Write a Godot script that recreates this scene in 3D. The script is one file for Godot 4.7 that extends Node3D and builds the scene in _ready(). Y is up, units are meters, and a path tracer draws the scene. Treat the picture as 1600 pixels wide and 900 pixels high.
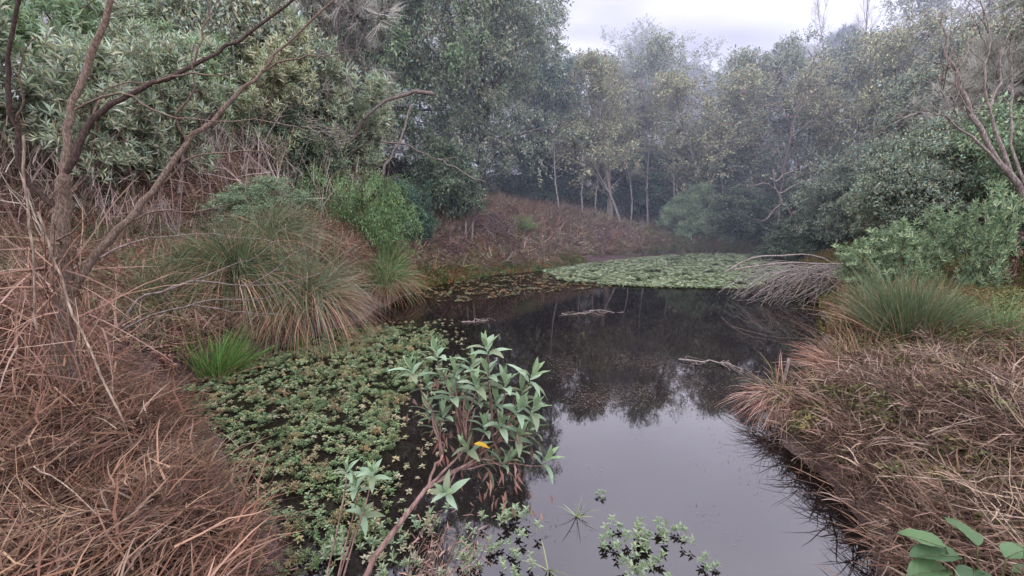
extends Node3D
# A small dark pond in a wooded hollow under an overcast sky.

const CAM_HEIGHT := 2.0
var rng := RandomNumberGenerator.new()
var noise := FastNoiseLite.new()
var noise_b := FastNoiseLite.new()
var names := {}
var mats := {}

# ---------------------------------------------------------------- mesh buffer
class Buf:
	var v := PackedVector3Array()
	var c := PackedColorArray()
	var n := PackedVector3Array()
	func tri(a: Vector3, b: Vector3, d: Vector3, col: Color) -> void:
		v.append(a); v.append(b); v.append(d)
		c.append(col); c.append(col); c.append(col)
	func stamp(src: Buf, t: Transform3D) -> void:
		v.append_array(t * src.v)
		c.append_array(src.c)
		if src.n.size():
			n.append_array(Transform3D(t.basis.orthonormalized(), Vector3.ZERO) * src.n)
	func mesh() -> ArrayMesh:
		var a := []
		a.resize(Mesh.ARRAY_MAX)
		a[Mesh.ARRAY_VERTEX] = v
		a[Mesh.ARRAY_COLOR] = c
		if n.size() == v.size():
			a[Mesh.ARRAY_NORMAL] = n
		var m := ArrayMesh.new()
		m.add_surface_from_arrays(Mesh.PRIMITIVE_TRIANGLES, a)
		return m

func V(x: float, y: float, z: float) -> Vector3:
	return Vector3(x, y, z)

func rv(s := 1.0) -> Vector3:
	return Vector3(rng.randf_range(-s, s), rng.randf_range(-s, s), rng.randf_range(-s, s))

func rr(a: float, b: float) -> float:
	return rng.randf_range(a, b)

func vary(c: Color, amount: float) -> Color:
	var k := 1.0 + rr(-amount, amount)
	return Color(clampf(c.r * k * (1.0 + rr(-amount, amount) * 0.35), 0, 1), clampf(c.g * k, 0, 1), clampf(c.b * k * (1.0 + rr(-amount, amount) * 0.35), 0, 1))

func pick(a: Array):
	return a[rng.randi() % a.size()]

# a tapered tube through points; rings share smooth normals
func tube(b: Buf, pts: Array, r0: float, r1: float, sides: int, col: Color, bump := 0.0) -> void:
	var count := pts.size()
	var rings := []
	var normals := []
	var side := Vector3.ZERO
	for i in count:
		var t: Vector3 = (pts[mini(i + 1, count - 1)] - pts[maxi(i - 1, 0)])
		t = t.normalized() if t.length() > 1e-6 else Vector3.UP
		if side == Vector3.ZERO:
			side = t.cross(Vector3(0.31, 0.2, 0.93)).normalized()
		side = (side - t * side.dot(t)).normalized()
		var other := t.cross(side)
		var f := float(i) / (count - 1)
		var r := lerpf(r0, r1, f)
		if bump > 0.0:
			r *= 1.0 + rr(-bump, bump)
		var ring := PackedVector3Array()
		var rn := PackedVector3Array()
		for k in sides:
			var a := TAU * k / sides
			var d := side * cos(a) + other * sin(a)
			rn.append(d)
			ring.append(pts[i] + d * r * (1.0 + (rr(-bump, bump) if bump > 0.0 else 0.0)))
		rings.append(ring); normals.append(rn)
	for i in count - 1:
		var p: PackedVector3Array = rings[i]
		var q: PackedVector3Array = rings[i + 1]
		var pn: PackedVector3Array = normals[i]
		var qn: PackedVector3Array = normals[i + 1]
		for k in sides:
			var j := (k + 1) % sides
			b.v.append(p[k]); b.v.append(q[k]); b.v.append(q[j])
			b.v.append(p[k]); b.v.append(q[j]); b.v.append(p[j])
			b.n.append(pn[k]); b.n.append(qn[k]); b.n.append(qn[j])
			b.n.append(pn[k]); b.n.append(qn[j]); b.n.append(pn[j])
			for m in 6:
				b.c.append(col)

# a polyline made denser and a little crooked
func crooked(pts: Array, amount: float, each := 3) -> Array:
	var out := []
	for i in pts.size() - 1:
		var a: Vector3 = pts[maxi(i - 1, 0)]
		var p: Vector3 = pts[i]
		var q: Vector3 = pts[i + 1]
		var d: Vector3 = pts[mini(i + 2, pts.size() - 1)]
		for k in each:
			var x := p.cubic_interpolate(q, a, d, float(k) / each)
			out.append(x + (rv(amount) if out.size() else Vector3.ZERO))
	out.append(pts[-1])
	return out

# a blade: flat strip that bends under its weight
func blade(b: Buf, p: Vector3, dir: Vector3, length: float, width: float, droop: float, segs: int, col: Color, kink := 0.0) -> void:
	var d := dir.normalized()
	var side := d.cross(rv()).normalized()
	var step := length / segs
	var w := width * 0.5
	var l := p - side * w
	var r := p + side * w
	for i in segs:
		d = (d + Vector3(0, -droop * step, 0) + rv(kink)).normalized()
		p += d * step
		if i == segs - 1:
			b.tri(l, p, r, col)
		else:
			var ww := w * (1.0 - 0.6 * float(i + 1) / segs)
			var l2 := p - side * ww
			var r2 := p + side * ww
			b.tri(l, l2, r2, col)
			b.tri(l, r2, r, col)
			l = l2; r = r2

# a folded leaf, two faces
func leaf(b: Buf, base: Vector3, dir: Vector3, up: Vector3, length: float, width: float, col: Color) -> void:
	var s := dir.cross(up).normalized()
	var u := s.cross(dir).normalized()
	var mid := base + dir * length * 0.45 + u * length * 0.06
	var l := mid - s * width * 0.5 + u * width * 0.22
	var r := mid + s * width * 0.5 + u * width * 0.22
	var tip := base + dir * length - u * length * 0.08
	b.tri(base, l, tip, col)
	b.tri(base, tip, r, col)

# ---------------------------------------------------------------- nodes
func numbered(called: String) -> String:
	var k: int = names.get(called, 0)
	names[called] = k + 1
	return called if k == 0 else "%s_%03d" % [called, k]

func tag(o: Node, label: String, category := "", group := "", kind := "") -> Node:
	if label: o.set_meta("label", label)
	if category: o.set_meta("category", category)
	if group: o.set_meta("group", group)
	if kind: o.set_meta("kind", kind)
	return o

func thing(called: String, label: String, category: String, at := Vector3.ZERO, turn := 0.0, group := "") -> Node3D:
	var o := Node3D.new()
	o.name = numbered(called)
	add_child(o)
	o.position = at
	o.rotation.y = turn
	tag(o, label, category, group)
	return o

func part(called: String, mesh: Mesh, mat: Material, parent: Node, stuff := false) -> MeshInstance3D:
	var o := MeshInstance3D.new()
	o.name = called if parent != self else numbered(called)
	o.mesh = mesh
	o.material_override = mat
	parent.add_child(o, true)
	if stuff:
		o.set_meta("kind", "stuff")
	return o

# ---------------------------------------------------------------- materials
func grain(freq: float, lo: Color, hi: Color, size := 512, seed_ := 1, as_normal := false) -> NoiseTexture2D:
	var f := FastNoiseLite.new()
	f.seed = seed_
	f.noise_type = FastNoiseLite.TYPE_SIMPLEX_SMOOTH
	f.fractal_octaves = 5
	f.frequency = freq
	var t := NoiseTexture2D.new()
	t.width = size; t.height = size
	t.seamless = true
	t.noise = f
	if as_normal:
		t.as_normal_map = true
		t.bump_strength = 6.0
	else:
		var g := Gradient.new()
		g.set_color(0, lo); g.set_color(1, hi)
		t.color_ramp = g
	return t

func leafy(called: String, tint: Color, rough := 0.5, back := 0.5) -> StandardMaterial3D:
	if mats.has(called): return mats[called]
	var m := StandardMaterial3D.new()
	m.resource_name = called
	m.vertex_color_use_as_albedo = true
	m.albedo_color = tint
	m.roughness = rough
	m.metallic_specular = 0.3
	m.cull_mode = BaseMaterial3D.CULL_DISABLED
	if back > 0.0:
		m.backlight_enabled = true
		m.backlight = Color(back, back, back)
	mats[called] = m
	return m

func woody(called: String, tint: Color, scale_ := 2.0) -> StandardMaterial3D:
	if mats.has(called): return mats[called]
	var m := StandardMaterial3D.new()
	m.resource_name = called
	m.vertex_color_use_as_albedo = true
	m.albedo_color = tint
	m.roughness = 0.9
	m.metallic_specular = 0.2
	m.albedo_texture = grain(0.035, Color(0.34, 0.32, 0.3), Color(1, 1, 1), 256, 5)
	m.uv1_triplanar = true
	m.uv1_scale = Vector3(scale_ * 2.0, scale_ * 0.6, scale_ * 2.0)
	mats[called] = m
	return m

# ---------------------------------------------------------------- terrain
var shore := PackedVector2Array([
	Vector2(-1.0, -1.6), Vector2(-1.25, -2.1), Vector2(-1.8, -2.6), Vector2(-2.38, -3.19), Vector2(-3.3, -4.05), Vector2(-3.75, -4.6), Vector2(-3.55, -5.2),
	Vector2(-3.4, -5.9), Vector2(-3.05, -6.5), Vector2(-2.7, -7.5), Vector2(-2.6, -8.8), Vector2(-1.95, -11.2), Vector2(-0.7, -12.5), Vector2(0.8, -13.4),
	Vector2(2.4, -14.8), Vector2(5.0, -16.6), Vector2(7.7, -18.0), Vector2(10.0, -18.0), Vector2(11.0, -16.5), Vector2(8.8, -13.5), Vector2(7.0, -11.0),
	Vector2(6.3, -8.7), Vector2(5.1, -6.9), Vector2(4.2, -5.6), Vector2(3.75, -4.75), Vector2(3.0, -4.15), Vector2(2.5, -3.95), Vector2(2.3, -3.45),
	Vector2(2.3, -3.0), Vector2(2.25, -2.6), Vector2(1.95, -2.0), Vector2(1.3, -1.5), Vector2(0.0, -1.45)])
const HILLS := [
	[-2.2, -2.0, 0.5], [-3.1, -3.0, 0.62], [-3.5, -1.2, 0.7], [0.0, 1.0, 0.55], [0.0, -0.9, 0.4], [-5.5, -4.0, 1.1], [-4.7, -5.4, 0.65], [-4.8, -6.6, 1.15],
	[-6.0, -9.0, 2.9], [-4.0, -9.0, 1.7], [-9.0, -6.0, 2.7], [-10.0, -12.0, 4.3], [-5.0, -12.0, 2.5], [-3.3, -12.0, 1.5], [-1.5, -15.0, 2.1], [-5.0, -17.0, 3.2],
	[1.5, -18.5, 1.7], [6.0, -20.5, 1.0], [10.0, -21.0, 0.8], [0.0, -26.0, 3.0], [10.0, -30.0, 2.6], [20.0, -26.0, 3.6], [12.0, -12.0, 1.5], [8.2, -10.0, 0.7],
	[6.6, -6.0, 0.55], [4.5, -3.2, 0.5], [3.0, -1.5, 0.5], [8.0, -4.0, 0.9], [14.0, -6.0, 2.0], [18.0, -14.0, 3.0], [-14.0, -4.0, 3.2], [-20.0, -20.0, 6.0],
	[30.0, -40.0, 5.0], [-30.0, -40.0, 8.0], [0.0, -50.0, 5.0], [0.0, 6.0, 0.7], [12.0, 6.0, 1.0], [-12.0, 6.0, 2.0], [0.0, -120.0, 8.0], [120.0, 0.0, 6.0], [-120.0, 0.0, 8.0]]
const GX0 := -16.0
const GZ0 := -30.0
const GS := 0.2
const GN := 172
var heights := PackedFloat32Array()

func shore_distance(x: float, z: float) -> float:
	var p := Vector2(x, z)
	var best := 1e9
	for i in shore.size():
		var q := Geometry2D.get_closest_point_to_segment(p, shore[i], shore[(i + 1) % shore.size()])
		best = minf(best, p.distance_squared_to(q))
	best = sqrt(best)
	return -best if Geometry2D.is_point_in_polygon(p, shore) else best

func raw_height(x: float, z: float) -> float:
	var d := shore_distance(x, z) + noise.get_noise_2d(x * 14.0, z * 14.0) * 0.18
	if d < 0.0:
		return maxf(-0.7, d * 0.45)
	var top := 0.0
	var total := 0.0
	for c in HILLS:
		var q: float = (c[0] - x) * (c[0] - x) + (c[1] - z) * (c[1] - z) + 0.15
		var w := 1.0 / (q * sqrt(q))
		top += w * c[2]
		total += w
	var land := top / total
	var wide := 1.1 + 0.25 * land + 2.6 * smoothstep(-8.5, -12.5, z)
	var k := clampf(d / wide, 0.0, 1.0)
	k = 1.0 - (1.0 - k) * (1.0 - k)
	return land * k + 0.03 + (noise.get_noise_2d(x * 9.0, z * 9.0) * 0.18 + noise.get_noise_2d(x * 34.0, z * 34.0) * 0.14) * k

func ground(x: float, z: float) -> float:
	var u := (x - GX0) / GS
	var w := (z - GZ0) / GS
	if u < 0.0 or w < 0.0 or u >= GN - 1 or w >= GN - 1:
		return raw_height(x, z)
	var i := int(u)
	var j := int(w)
	var a := lerpf(heights[j * GN + i], heights[j * GN + i + 1], u - i)
	var b := lerpf(heights[(j + 1) * GN + i], heights[(j + 1) * GN + i + 1], u - i)
	return lerpf(a, b, w - j)

func build_ground() -> void:
	heights.resize(GN * GN)
	for j in GN:
		for i in GN:
			heights[j * GN + i] = raw_height(GX0 + i * GS, GZ0 + j * GS)
	var xs := []
	var zs := []
	for i in GN:
		xs.append(GX0 + i * GS)
		zs.append(GZ0 + i * GS)
	var step := 0.4
	while xs[-1] < 75.0:
		xs.append(xs[-1] + step); xs.push_front(xs[0] - step)
		zs.append(zs[-1] + step); zs.push_front(zs[0] - step)
		step *= 1.35
	var v := PackedVector3Array()
	var idx := PackedInt32Array()
	for z in zs:
		for x in xs:
			v.append(Vector3(x, ground(x, z), z))
	var w := xs.size()
	for j in zs.size() - 1:
		for i in w - 1:
			var a := j * w + i
			idx.append_array([a, a + 1, a + w, a + 1, a + w + 1, a + w])
	var a := []
	a.resize(Mesh.ARRAY_MAX)
	a[Mesh.ARRAY_VERTEX] = v
	a[Mesh.ARRAY_INDEX] = idx
	var raw := ArrayMesh.new()
	raw.add_surface_from_arrays(Mesh.PRIMITIVE_TRIANGLES, a)
	var st := SurfaceTool.new()
	st.create_from(raw, 0)
	st.generate_normals()
	var m := StandardMaterial3D.new()
	m.resource_name = "damp_soil"
	m.albedo_texture = grain(0.012, Color(0.15, 0.11, 0.1), Color(0.4, 0.31, 0.28), 1024, 3)
	m.uv1_triplanar = true
	m.uv1_world_triplanar = true
	m.uv1_scale = Vector3(0.7, 0.7, 0.7)
	m.roughness = 0.75
	m.heightmap_enabled = true
	m.heightmap_texture = grain(0.03, Color.BLACK, Color.WHITE, 1024, 9)
	m.heightmap_scale = 4.0
	var o := part("ground", st.commit(), m, self)
	o.set_meta("kind", "structure")

func build_water() -> void:
	var pm := PlaneMesh.new()
	pm.size = Vector2(19, 22)
	var m := StandardMaterial3D.new()
	m.resource_name = "pond_water"
	m.albedo_color = Color(0.075, 0.055, 0.05, 1.0)
	m.roughness = 0.03
	m.metallic_specular = 0.75
	m.refraction_enabled = true
	m.refraction_scale = 0.042
	m.normal_enabled = true
	m.normal_texture = grain(0.006, Color.BLACK, Color.WHITE, 512, 21, true)
	m.normal_scale = 0.012
	m.uv1_triplanar = true
	m.uv1_world_triplanar = true
	m.uv1_scale = Vector3(0.5, 0.5, 0.5)
	var o := part("pond_water", pm, m, self)
	o.position = Vector3(3.5, 0, -10.2)
	o.set_meta("kind", "structure")

# ---------------------------------------------------------------- scattered ground cover
func scatter(called: String, label: String, category: String, mesh: Mesh, mat: Material, poly: PackedVector2Array, count: int, size: Vector2, palette: Array, opt := {}) -> void:
	var lo := poly[0]
	var hi := poly[0]
	for p in poly:
		lo = lo.min(p); hi = hi.max(p)
	var buf := PackedFloat32Array()
	var made := 0
	var tries := 0
	var level = opt.get("level", null)
	var patch: float = opt.get("patch", -2.0)
	var pf: float = opt.get("patch_scale", 30.0)
	var tilt: float = opt.get("tilt", 0.25)
	var flat: float = opt.get("flat", 1.0)
	var lift: float = opt.get("lift", 0.0)
	var heap: float = opt.get("heap", 0.0)
	var off: float = opt.get("offset", 0.0)
	while made < count and tries < count * 12:
		tries += 1
		var x := rr(lo.x, hi.x)
		var z := rr(lo.y, hi.y)
		if not Geometry2D.is_point_in_polygon(Vector2(x, z), poly): continue
		var nv := noise_b.get_noise_2d((x + off) * pf, (z - off) * pf)
		if nv < patch + rr(-0.12, 0.12): continue
		var y := ground(x, z)
		if level != null:
			if y > 0.0 and not opt.has("on_land"): continue
			y = maxf(level, y)
		elif y < 0.0 and not opt.has("wade"): continue
		y += lift + maxf(nv, 0.0) * heap
		var s := rr(size.x, size.y)
		var b := Basis(Vector3.UP, rr(0, TAU)).rotated(Vector3(rr(-1, 1), 0, rr(-1, 1)).normalized(), rr(0, tilt)).scaled(Vector3(s, s * flat, s))
		var k: float = nv * 0.5 + 0.5
		var c: Color = vary(palette[clampi(int((k + rr(-0.35, 0.35)) * palette.size()), 0, palette.size() - 1)], 0.3)
		buf.append_array(PackedFloat32Array([b.x.x, b.y.x, b.z.x, x, b.x.y, b.y.y, b.z.y, y, b.x.z, b.y.z, b.z.z, z, c.r, c.g, c.b, 1.0]))
		made += 1
	var mm := MultiMesh.new()
	mm.transform_format = MultiMesh.TRANSFORM_3D
	mm.use_colors = true
	mm.mesh = mesh
	mm.instance_count = made
	mm.buffer = buf
	var o := MultiMeshInstance3D.new()
	o.name = numbered(called)
	o.multimesh = mm
	o.material_override = mat
	add_child(o)
	tag(o, label, category, "", "stuff")

func straw_mesh(blades: int, reach: float, flatness: float, width: float, droop: float, curl := 0.18) -> ArrayMesh:
	var b := Buf.new()
	for i in blades:
		var az := rr(0, TAU)
		var el := rr(-0.05, flatness)
		var p := Vector3(rr(-0.5, 0.5), 0, rr(-0.5, 0.5)) * reach
		p.y = rr(0, 0.12) * reach
		var g := rr(0.25, 1.25)
		if rng.randf() < 0.18: g = rr(1.7, 2.7)
		var wide := width * rr(0.5, 1.3)
		if rng.randf() < 0.1: wide *= 1.7
		blade(b, p, Vector3(cos(az) * cos(el), sin(el), sin(az) * cos(el)), rr(0.25, 1.0) * reach, wide, droop, 4, Color(g, g * rr(0.92, 1.05), g * rr(0.85, 1.05)), curl)
	return b.mesh()

func herb_mesh(stems: int, tall: float, leaf_len: float, leaves: int, spread: float) -> ArrayMesh:
	var b := Buf.new()
	for i in stems:
		var d := Vector3(rr(-spread, spread), 1.0, rr(-spread, spread)).normalized()
		var p := Vector3(rr(-0.3, 0.3), 0, rr(-0.3, 0.3)) * tall
		var l := tall * rr(0.5, 1.0)
		blade(b, p, d, l, 0.006, 0.2, 2, Color(0.8, 0.7, 0.65), 0.08)
		for k in leaves:
			var f := rr(0.15, 1.0)
			var az := rr(0, TAU)
			var ld := (Vector3(cos(az), rr(-0.2, 0.7), sin(az))).normalized()
			var g := rr(0.6, 1.4)
			leaf(b, p + d * l * f, ld, Vector3.UP + rv(0.4), leaf_len * rr(0.6, 1.2), leaf_len * rr(0.3, 0.5), Color(g, g, g * rr(0.85, 1.1)))
	return b.mesh()

func rosette_mesh(leaves: int, length: float, width: float, rise: float) -> ArrayMesh:
	var b := Buf.new()
	for ring in 2:
		for k in leaves:
			var az := TAU * (k + 0.5 * ring) / leaves + rr(-0.25, 0.25)
			var el := rise * (0.4 + 0.9 * ring) + rr(-0.15, 0.2)
			var d := Vector3(cos(az) * cos(el), sin(el), sin(az) * cos(el))
			var g := rr(0.75, 1.25) * (1.0 + 0.15 * ring)
			leaf(b, d * length * 0.12 + Vector3(0, 0.008 * ring, 0), d, Vector3.UP, length * rr(0.7, 1.1) * (1.0 - 0.25 * ring), width * rr(0.8, 1.1), Color(g, g, g))
	return b.mesh()

# ---------------------------------------------------------------- twigs
func twig_leaves(count: int, length: float, leaf_len: float, leaf_w: float, droop: float, base: Color, spread := 0.9) -> Buf:
	var b := Buf.new()
	for s in 3:
		var d := Vector3(rr(-0.5, 0.5), rr(0.2, 0.8), 1.0).normalized()
		var p := Vector3.ZERO
		var n := count / 3
		for i in n:
			d = (d + Vector3(rr(-0.18, 0.18), -droop, rr(-0.18, 0.18))).normalized()
			p += d * length / n
			var az := rr(0, TAU)
			var side := d.cross(Vector3.UP).normalized()
			var ld := (d * 0.6 + (side * cos(az) + d.cross(side) * sin(az)) * spread).normalized()
			leaf(b, p + rv(0.02), ld, Vector3.UP + rv(0.5), leaf_len * rr(0.7, 1.2), leaf_w * rr(0.8, 1.2), vary(base, 0.6))
	return b

func twig_lance(tips: int, leaf_len: float, leaf_w: float, base: Color) -> Buf:
	var b := Buf.new()
	for t in tips:
		var o := rv(0.16) if t else Vector3.ZERO
		var axis := (Vector3(0, 0.6, 1.0) + rv(0.5)).normalized()
		var side := axis.cross(Vector3.UP).normalized()
		var other := axis.cross(side)
		for k in 9:
			var az := k * 2.4 + rr(-0.3, 0.3)
			var open_ := lerpf(1.25, 0.45, k / 8.0)
			var d := (axis * cos(open_) + (side * cos(az) + other * sin(az)) * sin(open_)).normalized()
			leaf(b, o + axis * k * leaf_len * 0.07, d, axis + rv(0.2), leaf_len * rr(0.75, 1.1), leaf_w, vary(base, 0.5))
	return b

func twig_bare(length: float, col: Color, forks := 5) -> Buf:
	var b := Buf.new()
	for s in forks:
		var d := Vector3(rr(-0.6, 0.6), rr(-0.1, 0.7), 1.0).normalized()
		var p := d * length * rr(0, 0.15)
		blade(b, p, d, length * rr(0.5, 1.0), 0.013, 0.15, 4, vary(col, 0.3), 0.18)
		blade(b, p + d * length * 0.3, (d + rv(0.7)).normalized(), length * 0.5, 0.009, 0.2, 3, vary(col, 0.3), 0.2)
		blade(b, p + d * length * 0.2, (d + rv(0.8)).normalized(), length * 0.4, 0.008, 0.2, 2, vary(col, 0.3), 0.2)
	return b

# ---------------------------------------------------------------- trees
# p: h height, r trunk radius, stems, base share of bare trunk, n1 n2 n3 branches, l1 limb length, rise of limbs, twigs, tn twigs a tip, ts twig size, droop, bark
func grow(p: Dictionary, seed_: int) -> Dictionary:
	rng.seed = seed_
	var wood := Buf.new()
	var crown := Buf.new()
	for s in int(p.get("stems", 1)):
		var lean: float = p.get("lean", 0.12) * (1.0 if s == 0 else 3.0)
		var d := Vector3(rr(-lean, lean), 1.0, rr(-lean, lean)).normalized()
		var o: Vector3 = Vector3.ZERO if s == 0 else Vector3(rr(-0.3, 0.3), 0, rr(-0.3, 0.3)) * p.get("apart", 1.0)
		limb(wood, crown, p, o - Vector3(0, 0.25, 0), d, p.h * (1.0 if s == 0 else rr(0.65, 1.0)), p.r * (1.0 if s == 0 else rr(0.5, 0.9)), 0, 0.0)
	return {"wood": wood.mesh(), "crown": crown.mesh() if crown.v.size() else null}

func limb(wood: Buf, crown: Buf, p: Dictionary, start: Vector3, dir: Vector3, length: float, radius: float, level: int, t_parent: float) -> void:
	var segs: int = [8, 5, 4, 3][level]
	var pts := [start]
	var d := dir
	var wander: float = p.get("wander", 0.12) * (1.0 + 0.5 * level)
	var pull: float = [0.05, p.get("lift1", 0.08), p.get("lift2", 0.03), -p.get("droop", 0.05)][level]
	for i in segs:
		d = (d + rv(wander) + Vector3(0, pull, 0)).normalized()
		pts.append(pts[-1] + d * length / segs)
	var sides: int = [7, 5, 4, 3][level]
	var thin: float = radius * (0.25 if level == 0 else 0.35)
	tube(wood, pts, radius, maxf(thin, 0.004), sides, vary(p.bark, 0.2), 0.08 if level == 0 else 0.0)
	var last: int = p.get("levels", 3)
	if level < last:
		var n: int = [p.n1, p.n2, p.n3][level]
		var t0: float = p.base if level == 0 else 0.25
		var az := rr(0, TAU)
		for k in n:
			var t := lerpf(t0, 1.0, (k + rr(0.0, 0.9)) / n)
			var f := t * segs
			var i := mini(int(f), segs - 1)
			var at: Vector3 = pts[i].lerp(pts[i + 1], f - i)
			var along: Vector3 = (pts[i + 1] - pts[i]).normalized()
			az += 2.4 + rr(-0.5, 0.5)
			var s := along.cross(Vector3(0.3, 0.1, 0.9)).normalized()
			var around := s * cos(az) + along.cross(s) * sin(az)
			var open_: float = p.get("open", 0.95) * rr(0.7, 1.25) * (1.0 - 0.35 * t if level == 0 else 1.0)
			var nd := (along * cos(open_) + around * sin(open_)).normalized()
			var l: float
			if level == 0:
				var shape := sin(PI * clampf(0.25 + 0.7 * (t - t0) / (1.0 - t0), 0, 1)) if p.get("round", true) else lerpf(1.0, 0.3, t)
				l = p.l1 * shape * rr(0.7, 1.2)
			else:
				l = length * rr(0.35, 0.6) * (1.0 - 0.35 * t)
			limb(wood, crown, p, at, nd, l, maxf(radius * rr(0.35, 0.5) * (1.0 - 0.4 * t), 0.006), level + 1, t)
	if level >= last - p.get("leaf_from", 0):
		var tn: int = p.tn
		for k in tn:
			var t := rr(0.55, 1.0)
			var f := t * segs
			var i := mini(int(f), segs - 1)
			var at: Vector3 = pts[i].lerp(pts[i + 1], f - i)
			var z: Vector3 = ((pts[i + 1] - pts[i]).normalized() + rv(0.8) + Vector3(0, p.get("tlift", 0.1), 0)).normalized()
			var x := Vector3.UP.cross(z)
			x = x.normalized() if x.length() > 0.01 else Vector3.RIGHT
			var b := Basis(x, z.cross(x), z).rotated(z, rr(-0.6, 0.6)).scaled(Vector3.ONE * p.ts * rr(0.7, 1.25))
			crown.stamp(pick(p.twigs), Transform3D(b, at))

var stock := {}

func plant(kind: String, called: String, label: String, category: String, x: float, z: float, size: Vector3, turn: float, tint: String, group := "", sink := 0.0) -> Node3D:
	var src: Dictionary = stock[kind]
	var o := thing(called, label, category, Vector3(x, ground(x, z) - sink, z), turn, group)
	var w := part(src.get("stem_name", "trunk"), src.wood, src.bark_mat, o)
	w.scale = size
	if src.crown:
		var c := part(src.get("crown_name", "crown"), src.crown, mats[tint], o, true)
		c.scale = size
	return o

# ---------------------------------------------------------------- ready
func _ready() -> void:
	# camera
	var cam := Camera3D.new()
	cam.name = "camera"
	cam.fov = 66.0
	cam.near = 0.05
	cam.far = 600.0
	add_child(cam)
	cam.position = Vector3(0, CAM_HEIGHT, 0)
	cam.rotation_degrees = Vector3(-10.8, 0, 0)
	cam.current = true
	# sky, air, exposure
	noise.seed = 7
	noise.frequency = 0.05
	noise.fractal_octaves = 4
	noise_b.seed = 31
	noise_b.frequency = 0.02
	noise_b.fractal_octaves = 4
	var env := Environment.new()
	env.background_mode = Environment.BG_SKY
	env.tonemap_mode = Environment.TONE_MAPPER_LINEAR
	env.tonemap_exposure = 6.2
	var sky := Sky.new()
	var pano := PanoramaSkyMaterial.new()
	pano.panorama = ImageTexture.create_from_image(sky_image())
	sky.sky_material = pano
	env.sky = sky
	env.background_energy_multiplier = 1.0
	env.volumetric_fog_enabled = true
	env.volumetric_fog_density = 0.0
	env.sdfgi_enabled = true
	env.ssao_enabled = true
	env.ssil_enabled = true
	var we := WorldEnvironment.new()
	we.name = "world_environment"
	we.environment = env
	add_child(we)
	# the sun behind the cloud
	var sun := DirectionalLight3D.new()
	sun.name = "sun"
	sun.light_energy = 0.5
	sun.light_angular_distance = 174.0
	sun.light_color = Color(0.94, 0.92, 1.0)
	sun.shadow_enabled = true
	add_child(sun)
	sun.look_at_from_position(Vector3.ZERO, -Vector3(0.05, 1.0, 0.24), Vector3.RIGHT)

	build_ground()
	build_water()
	# added fog box standing in for lens veiling glare over the far trees
	var glare_veil := FogVolume.new()
	glare_veil.name = "glare_veil"
	glare_veil.shape = RenderingServer.FOG_VOLUME_SHAPE_BOX
	glare_veil.size = Vector3(70, 20, 48)
	glare_veil.position = Vector3(24, 8, -35)
	var fm := FogMaterial.new()
	fm.density = 0.0105
	fm.albedo = Color(0.87, 0.91, 1.0)
	glare_veil.material = fm
	add_child(glare_veil)
	tag(glare_veil, "thin bluish haze added behind the pond in place of lens veiling glare", "glare_veil", "", "stuff")
	print("ground ", Time.get_ticks_msec())
	make_materials()
	make_stock()
	print("stock ", Time.get_ticks_msec())
	build_trees()
	print("trees ", Time.get_ticks_msec())
	build_cover()
	print("cover ", Time.get_ticks_msec())
	build_tussocks()
	build_left_tree()
	build_dead_wood()
	build_front_shrub()
	build_withered_tangle()
	build_broad_leaves()
	build_pond_sprigs()
	print("done ", Time.get_ticks_msec())

func sky_image() -> Image:
	var w := 768
	var h := 384
	var im := Image.create(w, h, false, Image.FORMAT_RGBF)
	var n := FastNoiseLite.new()
	n.seed = 12
	n.frequency = 0.85
	n.fractal_octaves = 5
	n.fractal_gain = 0.5
	var toward := Vector3(0.3, 1.0, -1.0).normalized()
	for j in h:
		var el := PI * (0.5 - (j + 0.5) / h)
		for i in w:
			var az := TAU * ((i + 0.5) / w - 0.5)
			var d := Vector3(sin(az) * cos(el), sin(el), -cos(az) * cos(el))
			if d.y < -0.02:
				im.set_pixel(i, j, Color(0.1, 0.1, 0.1))
				continue
			var k := 1.0 / (maxf(d.y, 0.0) + 0.28)
			var q := Vector2(d.x, d.z) * k
			var c := n.get_noise_2d(q.x, q.y * 1.6)
			var big := n.get_noise_2d(q.x * 0.35 + 9.0, q.y * 0.5)
			var t := clampf(0.5 + c * 0.9 + big * 0.5, 0.0, 1.0)
			t = t * t * (3.0 - 2.0 * t)
			var glow := pow(maxf(d.dot(toward), 0.0), 6.0)
			var l := lerpf(0.06, 0.155, t) + 0.035 * glow
			l *= 1.0 + 0.35 * clampf(d.y, 0, 1)
			im.set_pixel(i, j, Color(l * lerpf(0.965, 1.0, t), l * lerpf(0.94, 0.975, t), l * lerpf(1.12, 1.06, t)))
	return im

func make_materials() -> void:
	leafy("tint_grey", Color(0.93, 0.95, 0.9))
	leafy("tint_green", Color(0.88, 0.97, 0.85))
	leafy("tint_dark", Color(0.86, 0.9, 0.86))
	leafy("tint_olive", Color(0.98, 0.97, 0.88))
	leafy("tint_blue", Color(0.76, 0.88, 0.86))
	leafy("tint_brown", Color(0.96, 0.95, 0.92))
	leafy("tint_plain", Color.WHITE)
	leafy("dry", Color(0.95, 0.94, 0.93), 0.85, 0.1)
	leafy("wet", Color.WHITE, 0.35, 0.4)
	woody("bark_pale", Color.WHITE)
	woody("bark_dark", Color.WHITE)

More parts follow.
